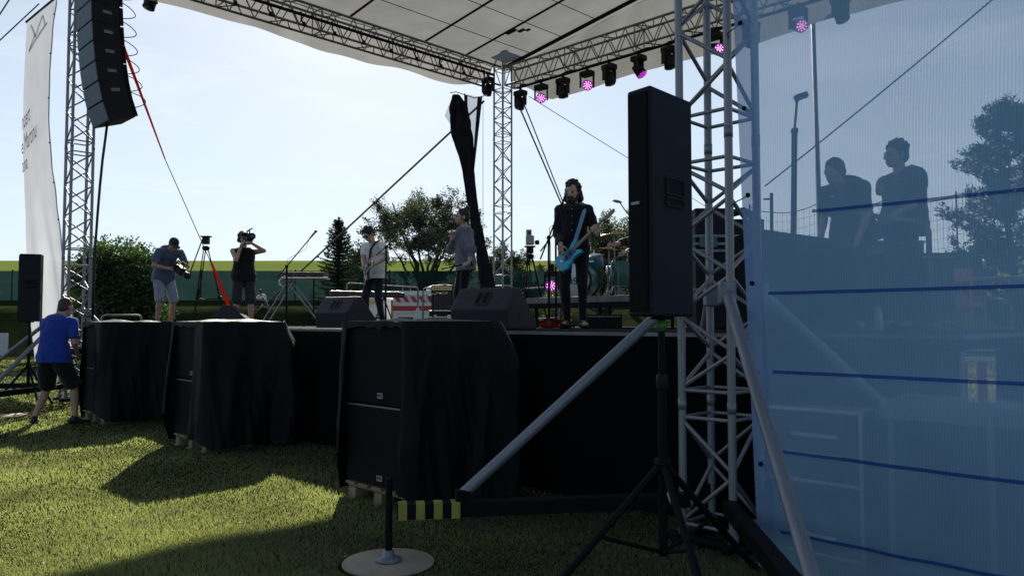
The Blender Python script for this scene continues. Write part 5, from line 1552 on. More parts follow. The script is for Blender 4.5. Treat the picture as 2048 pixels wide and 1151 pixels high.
cc = root('covered_case', c, 'wide equipment case under a clear plastic sheet behind the mesh', 'equipment case', None, R(-45))
MB().box(c + UP * 0.50, (0.95, 0.42, 0.94), f, 0.01).build('body', M['black'], cc)
for s in (-1, 0.05, 1): MB().box(c + MX * 0.47 * s - MY * 0.215 + UP * 0.5, (0.03, 0.016, 0.92), f, 0.003).build('corner_rail', M['steel'], cc)
MB().box(c - MY * 0.215 + UP * 0.06, (0.95, 0.02, 0.03), f).build('edge_rail', M['steel'], cc)
MB().grid(lambda u, v: c + MX * (-0.52 + 1.04 * u) + MY * (-0.26 + 0.52 * v) + UP * (0.99 + 0.035 * noise.noise(V((u * 4, v * 3, 1))) - 0.10 * (max(0, abs(2 * v - 1) - 0.8) * 5)), 18, 12).build('plastic_sheet', M['clear_plastic'], cc)
c = at(1924, 655, 9.8); c = V((c.x, c.y, STAGE_Z))
ch = root('orange_chair', c, 'orange wooden chair on the stage behind the mesh', 'chair')
MB().box(c + V((-0.06, -0.05, 0.38)), (0.44, 0.42, 0.03), None, 0.01).build('seat', M['orange'], ch)
MB().box(c + V((0.04, 0.16, 0.68)), (0.40, 0.03, 0.16), None, 0.008).build('backrest', M['orange'], ch)
MB().box(c + V((-0.06, -0.25, 0.30)), (0.40, 0.025, 0.10), None, 0.005).build('apron', M['orange'], ch)
for sx in (-0.25, 0.15):
    rod('leg', c + V((sx, -0.24, 0)), c + V((sx, -0.24, 0.37)), 0.018, M['orange'], ch, 6)
for sx in (-0.15, 0.23): rod('rear_leg', c + V((sx, 0.17, 0)), c + V((sx, 0.17, 0.76)), 0.018, M['orange'], ch, 6)
for i, (px_, w_, h_, nm) in enumerate(((1688, 0.75, 0.86, 'left'), (1768, 0.70, 0.98, 'middle'), (1838, 0.55, 0.80, 'right'))):  # added dark backdrop, hides the bright grass between the legs
    q = at(px_, 655, 9.4); c = V((q.x, 9.4, STAGE_Z))
    k_ = root('backdrop_case', c, f'{nm} one of three black cases added as a dark backdrop behind the legs of the mixing men', 'road case', 'added dark backdrop cases behind the mixing men')
    MB().box(c + UP * (h_ / 2 + 0.06), (w_, 0.6, h_), None, 0.01).build('body', M['black'], k_)
    for z in (0.08, h_ + 0.04): MB().box(c + UP * z, (w_ + 0.02, 0.62, 0.03), None, 0.004).build('edge_rail', M['alu_dull'], k_)
    for sx in (-1, 1):
        for sy in (-1, 1): MB().lathe([(0.03, -0.015), (0.03, 0.015)], c + V((sx * (w_ / 2 - .08), sy * 0.22, 0.03)), (1, 0, 0), 10).build('castor', M['black'], k_)
q = at(1757, 640, 7.0)
c = V((q.x, q.y, STAGE_Z))
bt = MB().lathe([(0.034, 0), (0.038, 0.01), (0.038, 0.15), (0.032, 0.17), (0.014, 0.20), (0.014, 0.22)], c, n=14).build('water_bottle', M['bottle']); tag(bt, 'clear water bottle on the stage between the two mixing men', 'bottle')
# red and white barrier seen under the stage wing
p = V((5.4, 8.6, 0)); q1, q2 = at(1905, 716, 12), at(2000, 716, 12)
br = root('red_white_barrier', V(((q1.x + q2.x) / 2, 12, 0)), 'red and white barrier seen through the gap under the stage wing', 'barrier')
for z in (0.86, 0.12): MB().box(V(((q1.x + q2.x) / 2, 12, z)), (1.5, 0.03, 0.06), None, 0.005).build('rail', M['white'], br)
for i in range(6): MB().box(V((q1.x - 0.45 + 0.3 * i, 12, 0.5)), (0.15, 0.02, 0.62), None, 0.003).build('red_board', M['red'], br)
for i in range(2): rod('post', V((q1.x - 0.4 + 1.35 * i, 12.05, -0.02)), V((q1.x - 0.4 + 1.35 * i, 12.05, 0.95)), 0.025, M['white'], br, 8)

# ------------------------------------------------------------------ people
def blob(name, shapes, voxel, m, parent, smooth=3, disp=0.0, dscale=6.0, seed=0.0, stretch=1.0):
    """Union of tapered capsules, frustums, ellipsoids and lofts grown into one continuous skin."""
    mb = MB()
    for s in shapes:
        if s[0] == 'c':
            _, a, ra, b, rb = s; a, b = V(a), V(b)
            mb.tube(a, b, ra, rb, 14); mb.ell(a, ra, nu=14, nv=10); mb.ell(b, rb, nu=14, nv=10)
        elif s[0] == 'f':
            mb.tube(s[1], s[3], s[2], s[4], 16)
        elif s[0] == 'e':
            mb.ell(s[1], s[2], s[3] if len(s) > 3 else None, 16, 12)
        elif s[0] == 'l':
            rings = s[1]; n = 22; vs = []
            for c, X, Y, rx, ry in rings:
                for k in range(n):
                    t = 2 * math.pi * k / n
                    ct, sn = math.cos(t), math.sin(t)
                    vs.append(V(c) + X * rx * math.copysign(abs(ct) ** 0.88, ct) + Y * ry * math.copysign(abs(sn) ** 0.88, sn))
            fs = [(i * n + k, i * n + (k + 1) % n, (i + 1) * n + (k + 1) % n, (i + 1) * n + k) for i in range(len(rings) - 1) for k in range(n)]
            fs += [tuple(reversed(range(n))), tuple((len(rings) - 1) * n + k for k in range(n))]
            mb.add(vs, fs)
    me = mb.mesh('tmp', m)
    o = bpy.data.objects.new('tmp', me); COL.objects.link(o)
    md_ = o.modifiers.new('r', 'REMESH'); md_.mode = 'VOXEL'; md_.voxel_size = voxel; md_.use_smooth_shade = True
    if smooth:
        sm_ = o.modifiers.new('s', 'SMOOTH'); sm_.factor = 0.5; sm_.iterations = smooth
    me2 = bpy.data.meshes.new_from_object(o.evaluated_get(bpy.context.evaluated_depsgraph_get()))
    bpy.data.objects.remove(o); bpy.data.meshes.remove(me)
    if disp:
        nn = [v.normal.copy() for v in me2.vertices]
        for v, n_ in zip(me2.vertices, nn):
            q = V((v.co.x * dscale, v.co.y * dscale, v.co.z * dscale * stretch + seed))
            v.co += n_ * disp * (noise.noise(q) + 0.6 * noise.noise(q * 2.3))
    me2.materials.clear(); me2.materials.append(m)
    me2.transform(rootm(parent).inverted())
    for p in me2.polygons: p.use_smooth = True
    me2.name = name
    return link(name, me2, parent)

def ik(a, c, l1, l2, pole):
    a, c = V(a), V(c); d = c - a; L = d.length
    if L > (l1 + l2) * 0.995: c = a + d.normalized() * (l1 + l2) * 0.995; d = c - a; L = d.length
    k = (l1 * l1 - l2 * l2 + L * L) / (2 * L)
    h = math.sqrt(max(0, l1 * l1 - k * k)); dn = d.normalized()
    p = V(pole) - dn * V(pole).dot(dn)
    if p.length < 1e-4: p = V((0, 0, -1)) - dn * dn.z * -1
    return a + dn * k + p.normalized() * h, c
def hand_shapes(wr, fd, cu, s, a1=45, a2=95, mirror=1, spread=1.0):
    fd = V(fd).normalized(); cu = V(cu); cu = (cu - fd * cu.dot(fd)).normalized(); sd = fd.cross(cu) * mirror
    out = [('c', wr, 0.026 * s, wr + fd * 0.035 * s, 0.030 * s)]
    f = axes(sd, cu, fd)
    out.append(('e', wr + fd * 0.055 * s, (0.042 * s, 0.018 * s, 0.050 * s), f))
    for i, L in enumerate((0.070, 0.080, 0.074, 0.058)):
        b = wr + fd * 0.090 * s + sd * (1.5 - i) * 0.0225 * s * spread
        t1, t2 = R(a1 + 4 * i), R(a2 + 4 * i)
        d1 = fd * math.cos(t1) + cu * math.sin(t1); d2 = fd * math.cos(t2) + cu * math.sin(t2)
        m_ = b + d1 * L * 0.52 * s; e = m_ + d2 * L * 0.48 * s
        out += [('c', b - fd * 0.02 * s, 0.0105 * s, m_, 0.0098 * s), ('c', m_, 0.0098 * s, e, 0.0085 * s)]
    b = wr + fd * 0.030 * s + sd * 0.030 * s
    d1 = (fd * 0.55 + sd * 0.65 + cu * 0.45).normalized(); d2 = (fd * 0.75 + sd * 0.10 + cu * 0.75).normalized()
    out += [('c', b, 0.015 * s, b + d1 * 0.040 * s, 0.0118 * s), ('c', b + d1 * 0.040 * s, 0.0118 * s, b + d1 * 0.040 * s + d2 * 0.034 * s, 0.0095 * s)]
    return out

def person(feet, rz, H, label, skin, top, bottom, hair='short', hairm='hair_dark', sleeve=0.55, leg_len=1.0, leg_wide=0.0,
           chest=(0, 0.0, 1.30), pel=(0, 0.02, 0.96), neck=(0, 0.0, 1.475), head=(0, -0.03, 1.635), look=(0, 0, 0),
           ankA=(-0.11, 0.03, 0.085), ankB=(0.11, 0.03, 0.085), wrA=(-0.24, -0.08, 0.86), wrB=(0.24, -0.08, 0.86),
           poleA=(-0.5, 0.8, -0.3), poleB=(0.5, 0.8, -0.3), fdA=None, fdB=None, cuA=None, cuB=None, curlA=(40, 90), curlB=(40, 90),
           W=None, group=None, voxel=0.0085, build=1.0, hem=0.10, cat='person', kneeA=None, kneeB=None, toeA=None, toeB=None, sleeveless=False, shw=0.185, ex=None):
    """Local frame: faces -Y, +X is the person's left. W holds wrists given as world points."""
    r = root('person', feet, label, cat, group, rz)
    s = H / 1.75
    T = Matrix.Translation(V(feet)) @ Matrix.Rotation(rz, 4, 'Z') @ Matrix.Scale(s, 4)
    Rz = Matrix.Rotation(rz, 3, 'Z')
    w = lambda p: T @ V(p)
    dv = lambda p: Rz @ V(p)
    W = W or {}
    P, C, N, Hd = w(pel), w(chest), w(neck), w(head)
    wA = V(W['wrA']) if 'wrA' in W else w(wrA)
    wB = V(W['wrB']) if 'wrB' in W else w(wrB)
    spine = (N - P).normalized(); lat = dv((1, 0, 0)); lat = (lat - spine * lat.dot(spine)).normalized()
    up_c = (N - C).normalized(); fwd_c = up_c.cross(lat) * -1 if False else lat.cross(up_c) * 1
    shc = N - up_c * 0.065 * s
    shA, shB = shc - lat * shw * s * build, shc + lat * shw * s * build
    elA, wA = ik(shA, wA, 0.29 * s, 0.255 * s, dv(poleA)); elB, wB = ik(shB, wB, 0.29 * s, 0.255 * s, dv(poleB))
    hipA, hipB = P - lat * 0.092 * s - spine * 0.03 * s, P + lat * 0.092 * s - spine * 0.03 * s
    aA, aB = w(ankA), w(ankB)
    kA, aA = ik(hipA, aA, 0.435 * s, 0.43 * s, dv(kneeA or (-0.12, -1, 0))); kB, aB = ik(hipB, aB, 0.435 * s, 0.43 * s, dv(kneeB or (0.12, -1, 0)))
    tA = aA + dv(toeA or (-0.25, -1, 0)).normalized() * 0.16 * s - UP * 0.045 * s; tB = aB + dv(toeB or (0.25, -1, 0)).normalized() * 0.16 * s - UP * 0.045 * s
    if fdA is None: fdA = (wA - elA)
    else: fdA = dv(fdA)
    if fdB is None: fdB = (wB - elB)
    else: fdB = dv(fdB)
    cA = dv(cuA) if cuA else dv((0.8, -0.5, -0.2)); cB = dv(cuB) if cuB else dv((-0.8, -0.5, -0.2))
    # torso loft along a curved spine
    b_ = build
    keys = [(-0.10, 0.150, 0.108), (0.0, 0.160, 0.115), (0.13, 0.148, 0.108), (0.30, 0.140, 0.104), (0.55, 0.150, 0.112), (0.74, 0.156, 0.116), (0.87, 0.132, 0.100), (0.97, 0.085, 0.072)]
    def spine_pt(t):
        a, b, c = P, C, N
        if t < 0: return P + (C - P).normalized() * t * (N - P).length
        q = 2 * C - (P + N) * 0.5
        return a * (1 - t) ** 2 + q * 2 * t * (1 - t) + c * t * t
    def torso(infl, t0=-9, cut=None):
        rings = []
        ks = [k for k in keys if k[0] >= t0]
        if cut is not None: ks = [(cut, 0.176, 0.132)] + [(k[0], k[1] + 0.018 * max(0, 1 - max(0, k[0]) / 0.3), k[2] + 0.016 * max(0, 1 - max(0, k[0]) / 0.3)) for k in ks if k[0] > cut + 0.03]
        for t, rx, ry in ks:
            d = (spine_pt(t + 0.02) - spine_pt(t - 0.02)).normalized()
            X = (lat - d * lat.dot(d)).normalized(); Y = d.cross(X)
            rings.append((spine_pt(t), X, Y, (rx * b_ + infl) * s, (ry * b_ + infl) * s))
        return ('l', rings)
    HR = Rz @ (Matrix.Rotation(look[0], 3, 'Z') @ Matrix.Rotation(look[1], 3, 'X') @ Matrix.Rotation(look[2], 3, 'Y'))
    h = lambda x, y, z: Hd + HR @ (V((x, y, z)) * s)
    c_ = lambda a, ra, b, rb: ('c', a, ra * s, b, rb * s)
    e_ = lambda q, rr, Mx=None: ('e', q, tuple(k * s for k in rr), Mx or HR)
    g_ = 0.80 if leg_len >= 1 else 1.0
    body = [torso(0), c_(shc - lat * 0.06 * s, 0.068, shA, 0.056), c_(shc + lat * 0.06 * s, 0.068, shB, 0.056),
            c_(shA, 0.054, elA, 0.041), c_(elA, 0.041, wA, 0.027), c_(shB, 0.054, elB, 0.041), c_(elB, 0.041, wB, 0.027),
            c_(hipA, 0.086 * g_, kA, 0.056 * g_), c_(kA, 0.055 * g_, kA.lerp(aA, 0.35), 0.056 * g_), c_(kA.lerp(aA, 0.35), 0.056 * g_, aA, 0.036),
            c_(hipB, 0.086 * g_, kB, 0.056 * g_), c_(kB, 0.055 * g_, kB.lerp(aB, 0.35), 0.056 * g_), c_(kB.lerp(aB, 0.35), 0.056 * g_, aB, 0.036),
            c_(aA - UP * 0.03 * s, 0.038, tA, 0.026), c_(aB - UP * 0.03 * s, 0.038, tB, 0.026),
            c_(N - up_c * 0.05 * s, 0.060, h(0, 0.02, -0.06), 0.052),
            e_(h(0, 0.012, 0.03), (0.076, 0.096, 0.090)), e_(h(0, -0.030, -0.025), (0.062, 0.070, 0.088)), e_(h(0, -0.048, -0.085), (0.043, 0.045, 0.033)),
            c_(h(0, -0.096, 0.004), 0.010, h(0, -0.116, -0.034), 0.0145), e_(h(-0.076, 0.012, -0.012), (0.012, 0.020, 0.032)), e_(h(0.076, 0.012, -0.012), (0.012, 0.020, 0.032)),
            c_(h(-0.040, -0.082, 0.022), 0.012, h(0.040, -0.082, 0.022), 0.012), c_(h(-0.020, -0.094, -0.068), 0.0085, h(0.020, -0.094, -0.068), 0.0085)]
    body += hand_shapes(wA, fdA, cA, s, *curlA, mirror=1) + hand_shapes(wB, fdB, cB, s, *curlB, mirror=-1)
    bo = blob('body', body, voxel, M[skin], r, 2)
    for x in (-0.031, 0.031): MB().ell(h(x, -0.0915, 0.0), 0.0105 * s, nu=8, nv=6).build('eye', M['hair_dark'], r)
    # clothes
    f_ = lambda a, ra, b, rb: ('f', a, ra * s, b, rb * s)
    shirt = [torso(0.020, cut=-hem)]
    if not sleeveless:
        shirt += [c_(shc - lat * 0.06 * s, 0.082, shA, 0.070), c_(shc + lat * 0.06 * s, 0.082, shB, 0.070)]
        for sh, el, wr in ((shA, elA, wA), (shB, elB, wB)):
            if sleeve <= 1: shirt += [f_(sh, 0.070, sh.lerp(el, sleeve), 0.066 if sleeve < 0.9 else 0.056)]
            else: shirt += [c_(sh, 0.069, el, 0.056), f_(el, 0.056, el.lerp(wr, sleeve - 1), 0.043)]
    else:
        shirt += [c_(shc - lat * 0.06 * s, 0.078, shA + lat * 0.05 * s, 0.062), c_(shc + lat * 0.06 * s, 0.078, shB - lat * 0.05 * s, 0.062)]
    shirt += [f_(N - up_c * 0.09 * s, 0.085, N - up_c * 0.012 * s, 0.068)]
    if ex == 'puff':
        shirt += [e_(elB.lerp(wB, 0.12), (0.080, 0.095, 0.085)), e_(elA, (0.065, 0.075, 0.085)), e_(shc.lerp(elB, 0.6), (0.09, 0.10, 0.13)), e_(shc.lerp(elA, 0.6), (0.08, 0.09, 0.12))]
    blob('shirt', shirt, 0.011, M[top], r, 3, 0.011 * s, 9.0, H * 7, 0.7)
    tr = [('l', [(P - spine * 0.10 * s, lat, spine.cross(lat), 0.150 * s * b_, 0.118 * s * b_), (P, lat, spine.cross(lat), 0.168 * s * b_, 0.124 * s * b_), (P + spine * 0.05 * s, lat, spine.cross(lat), 0.160 * s * b_, 0.116 * s * b_)])]
    for hp, kn, an in ((hipA, kA, aA), (hipB, kB, aB)):
        if leg_len < 1:
            e = kn + (hp - kn) * 0.0
            q = hp.lerp(kn, leg_len / 0.5 * 0.5 * 2) if leg_len <= 0.5 else kn.lerp(an, (leg_len - 0.5) * 2)
            if leg_len <= 0.5: tr += [c_(hp, 0.100, hp.lerp(kn, 0.3), 0.092 + leg_wide), f_(hp.lerp(kn, 0.3), 0.092 + leg_wide, q, 0.080 + leg_wide)]
            else: tr += [c_(hp, 0.100, kn, 0.078 + leg_wide), f_(kn, 0.078 + leg_wide, q, 0.074 + leg_wide)]
        else:
            tr += [c_(hp, 0.098, kn, 0.068 + leg_wide), c_(kn, 0.068 + leg_wide, kn.lerp(an, 0.4), 0.062 + leg_wide), f_(kn.lerp(an, 0.4), 0.062 + leg_wide, kn.lerp(an, 0.97), 0.049 + leg_wide)]
    blob('shorts' if leg_len < 1 else 'trousers', tr, 0.011, M[bottom], r, 3, 0.009 * s, 9.0, H * 3, 0.6)
    for a, t in ((aA, tA), (aB, tB)):
        d = (t - a); d.z = 0; d.normalize(); pz = V(feet).z
        b0 = V((a.x, a.y, pz)) - d * 0.05 * s
        sh_ = [('c', b0 + UP * 0.045 * s, 0.043 * s, b0 + d * 0.10 * s + UP * 0.040 * s, 0.042 * s), ('c', b0 + d * 0.10 * s + UP * 0.036 * s, 0.042 * s, b0 + d * 0.215 * s + UP * 0.028 * s, 0.030 * s), ('f', b0 + d * 0.02 * s + UP * 0.03 * s, 0.045 * s, V((a.x, a.y, pz + 0.105 * s)), 0.046 * s)]
        blob('shoe', sh_, 0.010, M['shoe'], r, 2)
    # hair
    hs = []
    if hair in ('short', 'curly', 'long', 'bun', 'thin', 'messy'):
        k = {'thin': 0.003}.get(hair, 0.010)
        hs += [e_(h(0, 0.030 if hair == 'long' else 0.022, 0.044), (0.078 + k, 0.090 + k, 0.083 + k)), e_(h(0, 0.052, -0.01), (0.072 + k * .8, 0.058 + k, 0.075))]
    rr_ = random.Random(int(H * 1000))
    if hair in ('curly', 'long', 'messy'):
        for i in range(46):
            a = rr_.uniform(0, 2 * math.pi); el = rr_.uniform(0.1, 1.5)
            d = V((math.cos(a) * math.cos(el) * 0.088, math.sin(a) * math.cos(el) * 0.098 + 0.02, math.sin(el) * 0.098 + 0.042))
            if d.y < -0.06 and d.z < 0.075: continue
            q = rr_.uniform(0.012, 0.026)
            hs.append(('e', h(*d), (q * s,) * 3))
            if hair == 'messy' or i % 4 == 0: hs.append(('c', h(*d), 0.009 * s, h(*(d * 1.10 + V((rr_.uniform(-.02, .02), rr_.uniform(-.01, .03), rr_.uniform(-.015, .008))))), 0.0045 * s))
    if hair == 'long':
        for sx in (-1, 1):
            hs += [('c', h(sx * 0.074, 0.02, 0.03), 0.030 * s, h(sx * 0.092, 0.03, -0.09), 0.034 * s), ('c', h(sx * 0.088, 0.035, -0.06), 0.03 * s, h(sx * 0.078, 0.05, -0.135), 0.018 * s)]
        hs += [e_(h(0, 0.075, -0.06), (0.085, 0.05, 0.09))]
    if hair == 'bun':
        hs += [e_(h(0, 0.075, 0.135), (0.042, 0.042, 0.040)), ('c', h(0, 0.06, 0.10), 0.03 * s, h(0, 0.075, 0.13), 0.03 * s), ('c', h(0.06, -0.03, 0.0), 0.008 * s, h(0.07, -0.02, -0.11), 0.004 * s), ('c', h(0.072, 0.03, -0.02), 0.010 * s, h(0.078, 0.03, -0.12), 0.005 * s)]
    if hs: blob('hair', hs, 0.008, M[hairm], r, 1, 0.006 * s, 30.0, H)
    if hair == 'cap':
        blob('hair', [e_(h(0, 0.04, 0.0), (0.078, 0.072, 0.07))], 0.008, M[hairm], r, 1, 0.003, 30)
        blob('cap', [e_(h(0, 0.012, 0.048), (0.086, 0.104, 0.082)), ('f', h(0, 0.012, 0.035), 0.090 * s, h(0, 0.012, 0.06), 0.090 * s), ('l', [(h(0, -0.125, 0.036), HR @ V((1, 0, 0)), HR @ V((0, 1, 0)), 0.066 * s, 0.062 * s), (h(0, -0.125, 0.048), HR @ V((1, 0, 0)), HR @ V((0, 1, 0)), 0.066 * s, 0.062 * s)])], 0.008, M['c_dark'], r, 2)
    return dict(r=r, wA=wA, wB=wB, h=h, HR=HR, s=s, N=N, C=C, P=P, shA=shA, shB=shB, elA=elA, elB=elB, lat=lat, up=up_c, fA=V(fdA).normalized(), fB=V(fdB).normalized())
def stage_pt(px, y): q = at(px, 655, y); return V((q.x, q.y, STAGE_Z))

def guitar(bc, nd, nrm, label, bodym, L=1.0, bass=True, name='electric_guitar'):
    nd = V(nd).normalized(); nrm = V(nrm); nrm = (nrm - nd * nrm.dot(nd)).normalized(); upv = nrm.cross(nd)
    r = root(name, bc, label, 'guitar')
    f = lambda x, y, z=0: V(bc) + (nd * x + upv * y + nrm * z) * L
    out = [(-0.235, 0.02), (-0.225, 0.10), (-0.16, 0.155), (-0.07, 0.15), (0.00, 0.105), (0.07, 0.105), (0.14, 0.145), (0.215, 0.150), (0.235, 0.125), (0.19, 0.095), (0.13, 0.060),
           (0.12, 0.0), (0.13, -0.045), (0.17, -0.085), (0.185, -0.125), (0.15, -0.140), (0.08, -0.115), (0.01, -0.110), (-0.06, -0.150), (-0.14, -0.175), (-0.205, -0.145), (-0.235, -0.07)]
    k = 0.5 / 0.47
    MB().prism([f(a * k, b * k, -0.02) for a, b in out], nrm * 0.042 * L).build('body', bodym, r)
    pg = [(-0.12, -0.02), (-0.05, 0.045), (0.06, 0.06), (0.12, 0.05), (0.12, -0.06), (0.04, -0.085), (-0.05, -0.09)]
    MB().prism([f(a, b, 0.0225) for a, b in pg], nrm * 0.003 * L).build('pickguard', M['drum_blue'] if bass else M['white'], r)
    NL = 0.62 if bass else 0.48
    MB().prism([f(0.10, 0.030, 0.02), f(0.10, -0.030, 0.02), f(0.10 + NL, -0.021, 0.02), f(0.10 + NL, 0.021, 0.02)], nrm * 0.022 * L).build('neck', M['light_wood'], r)
    hx = 0.10 + NL
    hd = MB().prism([f(hx, 0.021, 0.014), f(hx, -0.021, 0.014), f(hx + 0.05, -0.045, 0.010), f(hx + 0.19, -0.035, 0.008), f(hx + 0.21, 0.015, 0.008), f(hx + 0.15, 0.040, 0.008)], nrm * 0.016 * L).build('headstock', M['light_wood'], r)
    for i in range(4 if bass else 6):
        q = f(hx + 0.04 + i * (0.040 if bass else 0.026), 0.045, 0.014); MB().tube(q, q + upv * 0.028, 0.006, n=6).box(q + upv * 0.035, (0.022, 0.014, 0.008), axes(nd, upv, nrm), 0.002).build('tuning_peg', M['silver'], hd)
    for x in (-0.05, 0.03): MB().box(f(x, 0, 0.028), (0.03 * L, 0.08 * L, 0.012 * L), axes(nd, upv, nrm), 0.003).build('pickup', M['black'], r)
    MB().box(f(-0.13, 0, 0.028), (0.045 * L, 0.075 * L, 0.014 * L), axes(nd, upv, nrm), 0.003).build('bridge', M['silver'], r)
    for i in range(4): 
        o_ = (i - 1.5) * 0.012; MB().tube(f(-0.13, o_, 0.046), f(hx + 0.02, o_ * 0.8, 0.044), 0.0011, n=4).build('string', M['silver'], r)
    return r, f

# bassist
fp = stage_pt(1148, 9.46); sB = 1.80 / 1.75
bd = person(fp, R(-12), 1.80, 'bearded person with long dark hair in black shirt and trousers playing the turquoise bass', 'skin_pale', 'c_black', 'c_black', 'long', 'hair_dark',
            sleeve=1.93, leg_wide=-0.004, head=(-0.005, -0.045, 1.62), look=(R(-12), R(10), 0), W=dict(wrA=at(1121, 488, 9.26), wrB=at(1194, 470, 9.10)), poleA=(-0.35, 0.9, -0.2), poleB=(0.25, 0.5, -0.9), shw=0.168,
            ankA=(-0.085, 0.03, 0.085), ankB=(0.105, 0.02, 0.085), fdA=(0.10, -0.15, -1), cuA=(0.6, 0.6, 0.1), curlA=(25, 55), fdB=(-0.25, -0.45, 0.8), cuB=(-0.3, 0.9, 0.2), curlB=(55, 115), hem=0.16, toeA=(-0.35, -1, 0), toeB=(0.4, -1, 0), build=1.0, voxel=0.0075)
h = bd['h']
blob('beard', [('e', h(0, -0.055, -0.098), (0.050 * sB, 0.050 * sB, 0.046 * sB), bd['HR']), ('e', h(0, -0.075, -0.088), (0.046 * sB, 0.040 * sB, 0.034 * sB), bd['HR']), ('c', h(-0.065, -0.005, -0.04), 0.018 * sB, h(-0.045, -0.045, -0.09), 0.024 * sB), ('c', h(0.065, -0.005, -0.04), 0.018 * sB, h(0.045, -0.045, -0.09), 0.024 * sB), ('c', h(-0.03, -0.100, -0.058), 0.009 * sB, h(0.03, -0.100, -0.058), 0.009 * sB)], 0.008, M['hair_dark'], bd['r'], 1, 0.006, 30)
for k in range(5): MB().ell(bd['C'] + V((-0.03, -0.150, 0.19 - 0.085 * k)) + V((0, 0.012 * k * 0.4, 0)), 0.0065, nu=8, nv=6).build('shirt_button', M['silver'], bd['r'])
bc = at(1139, 511, 9.20)
hd_ = at(1218, 432, 9.06)
gr, gf = guitar(bc, (hd_ - bc), (-0.55, -0.62, 0.52), 'turquoise electric bass guitar with a checked edge held by the bassist', M['turquoise'], 0.82)
for i in range(8):
    t = -0.02 - 0.028 * i
    MB().box(gf(-0.245 + 0.006 * abs(i - 2), -0.03 - 0.018 * i + 0.02, 0.0), (0.016, 0.020, 0.046), axes((bc - gf(1, 0)).normalized(), (gf(0, 1) - bc).normalized(), (gf(0, 0, 1) - bc).normalized())).build('edge_check', M['white'] if i % 2 else M['black'], gr)
stp = MB(); pts = [gf(0.20, 0.15, 0.0), bd['shB'] - bd['lat'] * 0.05 + UP * 0.02 + V((0.0, -0.115, -0.05)), bd['shB'] - bd['lat'] * 0.075 + UP * 0.085 + V((0, -0.03, 0)), bd['shB'] - bd['lat'] * 0.12 + V((-.02, 0.12, 0.0)), bd['P'] + V((-0.10, 0.18, 0.12))]
vs = []
for q in pts: vs += [q - V((0.024, 0, 0)), q + V((0.024, 0, 0)), q + V((0.024, 0.006, 0.003)), q + V((-0.024, 0.006, 0.003))]
stp.add(vs, [(i * 4 + k, i * 4 + (k + 1) % 4, i * 4 + 4 + (k + 1) % 4, i * 4 + 4 + k) for i in range(len(pts) - 1) for k in range(4)]); stp.build('strap', mat('blue_grey_webbing', (0.20, 0.32, 0.48), 0.7), gr)

# singer
fp = stage_pt(928, 10.85)
sg = person(fp, R(-72), 1.67, 'person with a bun in a grey sweater singing into a handheld microphone', 'skin_pale', 'c_grey', 'c_black', 'bun', 'hair_dark', sleeve=1.62,
            leg_wide=-0.006, W=dict(wrA=at(904, 478, 10.78), wrB=at(940, 532, 10.48)), poleA=(-0.3, -0.5, -0.9), poleB=(0.5, 0.75, -0.35), fdA=(0.0, 0.05, 1.0), cuA=(0.7, -0.2, 0.0), curlA=(65, 130),
            fdB=(-0.35, -0.9, -0.1), cuB=(-0.6, 0.3, -0.6), curlB=(60, 120), ankA=(-0.075, 0.0, 0.085), ankB=(0.08, 0.06, 0.085), hem=0.24, build=1.04, shw=0.165, look=(0, R(-4), 0), ex='puff', head=(0, -0.035, 1.628), voxel=0.0075)
h = sg['h']
m0, m1 = at(895, 460, 10.72), at(915, 450, 10.70)
mouth = h(0, -0.135, -0.072); hand = sg['wA'] + sg['fA'] * 0.075
d = (mouth - at(887, 465, 10.70)).normalized()
hand = mouth - d * 0.13
mc = root('hand_microphone', hand, 'handheld microphone at the mouth of the singer', 'microphone')
MB().tube(mouth - d * 0.25, mouth - d * 0.05, 0.011, 0.018, 10).build('handle', M['black'], mc)
MB().ell(mouth - d * 0.025, (0.026, 0.026, 0.028)).build('mic_grille', M['steel'], mc)
hb = sg['wB'] + sg['fB'] * 0.07
MB().lathe([(0.034, -0.012), (0.036, 0), (0.034, 0.012)], sg['wB'] - sg['fB'] * 0.025, sg['fB'], 16).build('wrist_band', M['black'], sg['r'])
e0, e1 = hb + (at(884, 541, 10.4) - at(930, 532, 10.4)).normalized() * 0.31, hb - (at(884, 541, 10.4) - at(930, 532, 10.4)).normalized() * 0.05
sk = root('drum_stick', hb, 'thin dark stick held low in the hand of the singer', 'stick')
MB().tube(e1, e0, 0.008, 0.010, 8).ell(e0, (0.016, 0.016, 0.016)).build('stick', M['black'], sk)
for x in (0.078,): MB().path([h(x, 0.012, -0.045), h(x + 0.004, 0.012, -0.065), h(x + 0.004, 0.010, -0.10)], 0.005, 5).build('earring', M['black'], sg['r'])

# guitarist
fp = stage_pt(748, 13.5)
gt = person(fp, R(-35), 1.77, 'person in a white T-shirt and sunglasses looking down and playing electric guitar', 'skin_pale', 'c_white', 'c_navy', 'curly', 'hair_dark', sleeve=0.72,
            chest=(0, 0.0, 1.30), neck=(0, -0.05, 1.455), head=(0, -0.14, 1.585), look=(R(-5), R(36), 0), W=dict(wrA=at(727, 530, 13.22), wrB=at(749, 529, 13.12)), poleA=(-0.8, 0.6, -0.3), poleB=(0.9, 0.4, -0.3),
            fdA=(0.3, -0.3, -0.8), cuA=(0.7, 0.4, 0), fdB=(-0.45, -0.6, 0.4), cuB=(-0.3, 0.8, 0.3), curlB=(55, 115), ankA=(-0.11, -0.07, 0.085), ankB=(0.12, 0.09, 0.085), hem=0.26, build=1.10, leg_wide=-0.002)
h = gt['h']
for sx in (-1, 1): MB().ell(h(sx * 0.034, -0.101, 0.002), (0.031, 0.010, 0.024), gt['HR'], 12, 8).build('sunglasses_lens', M['glass'], gt['r'])
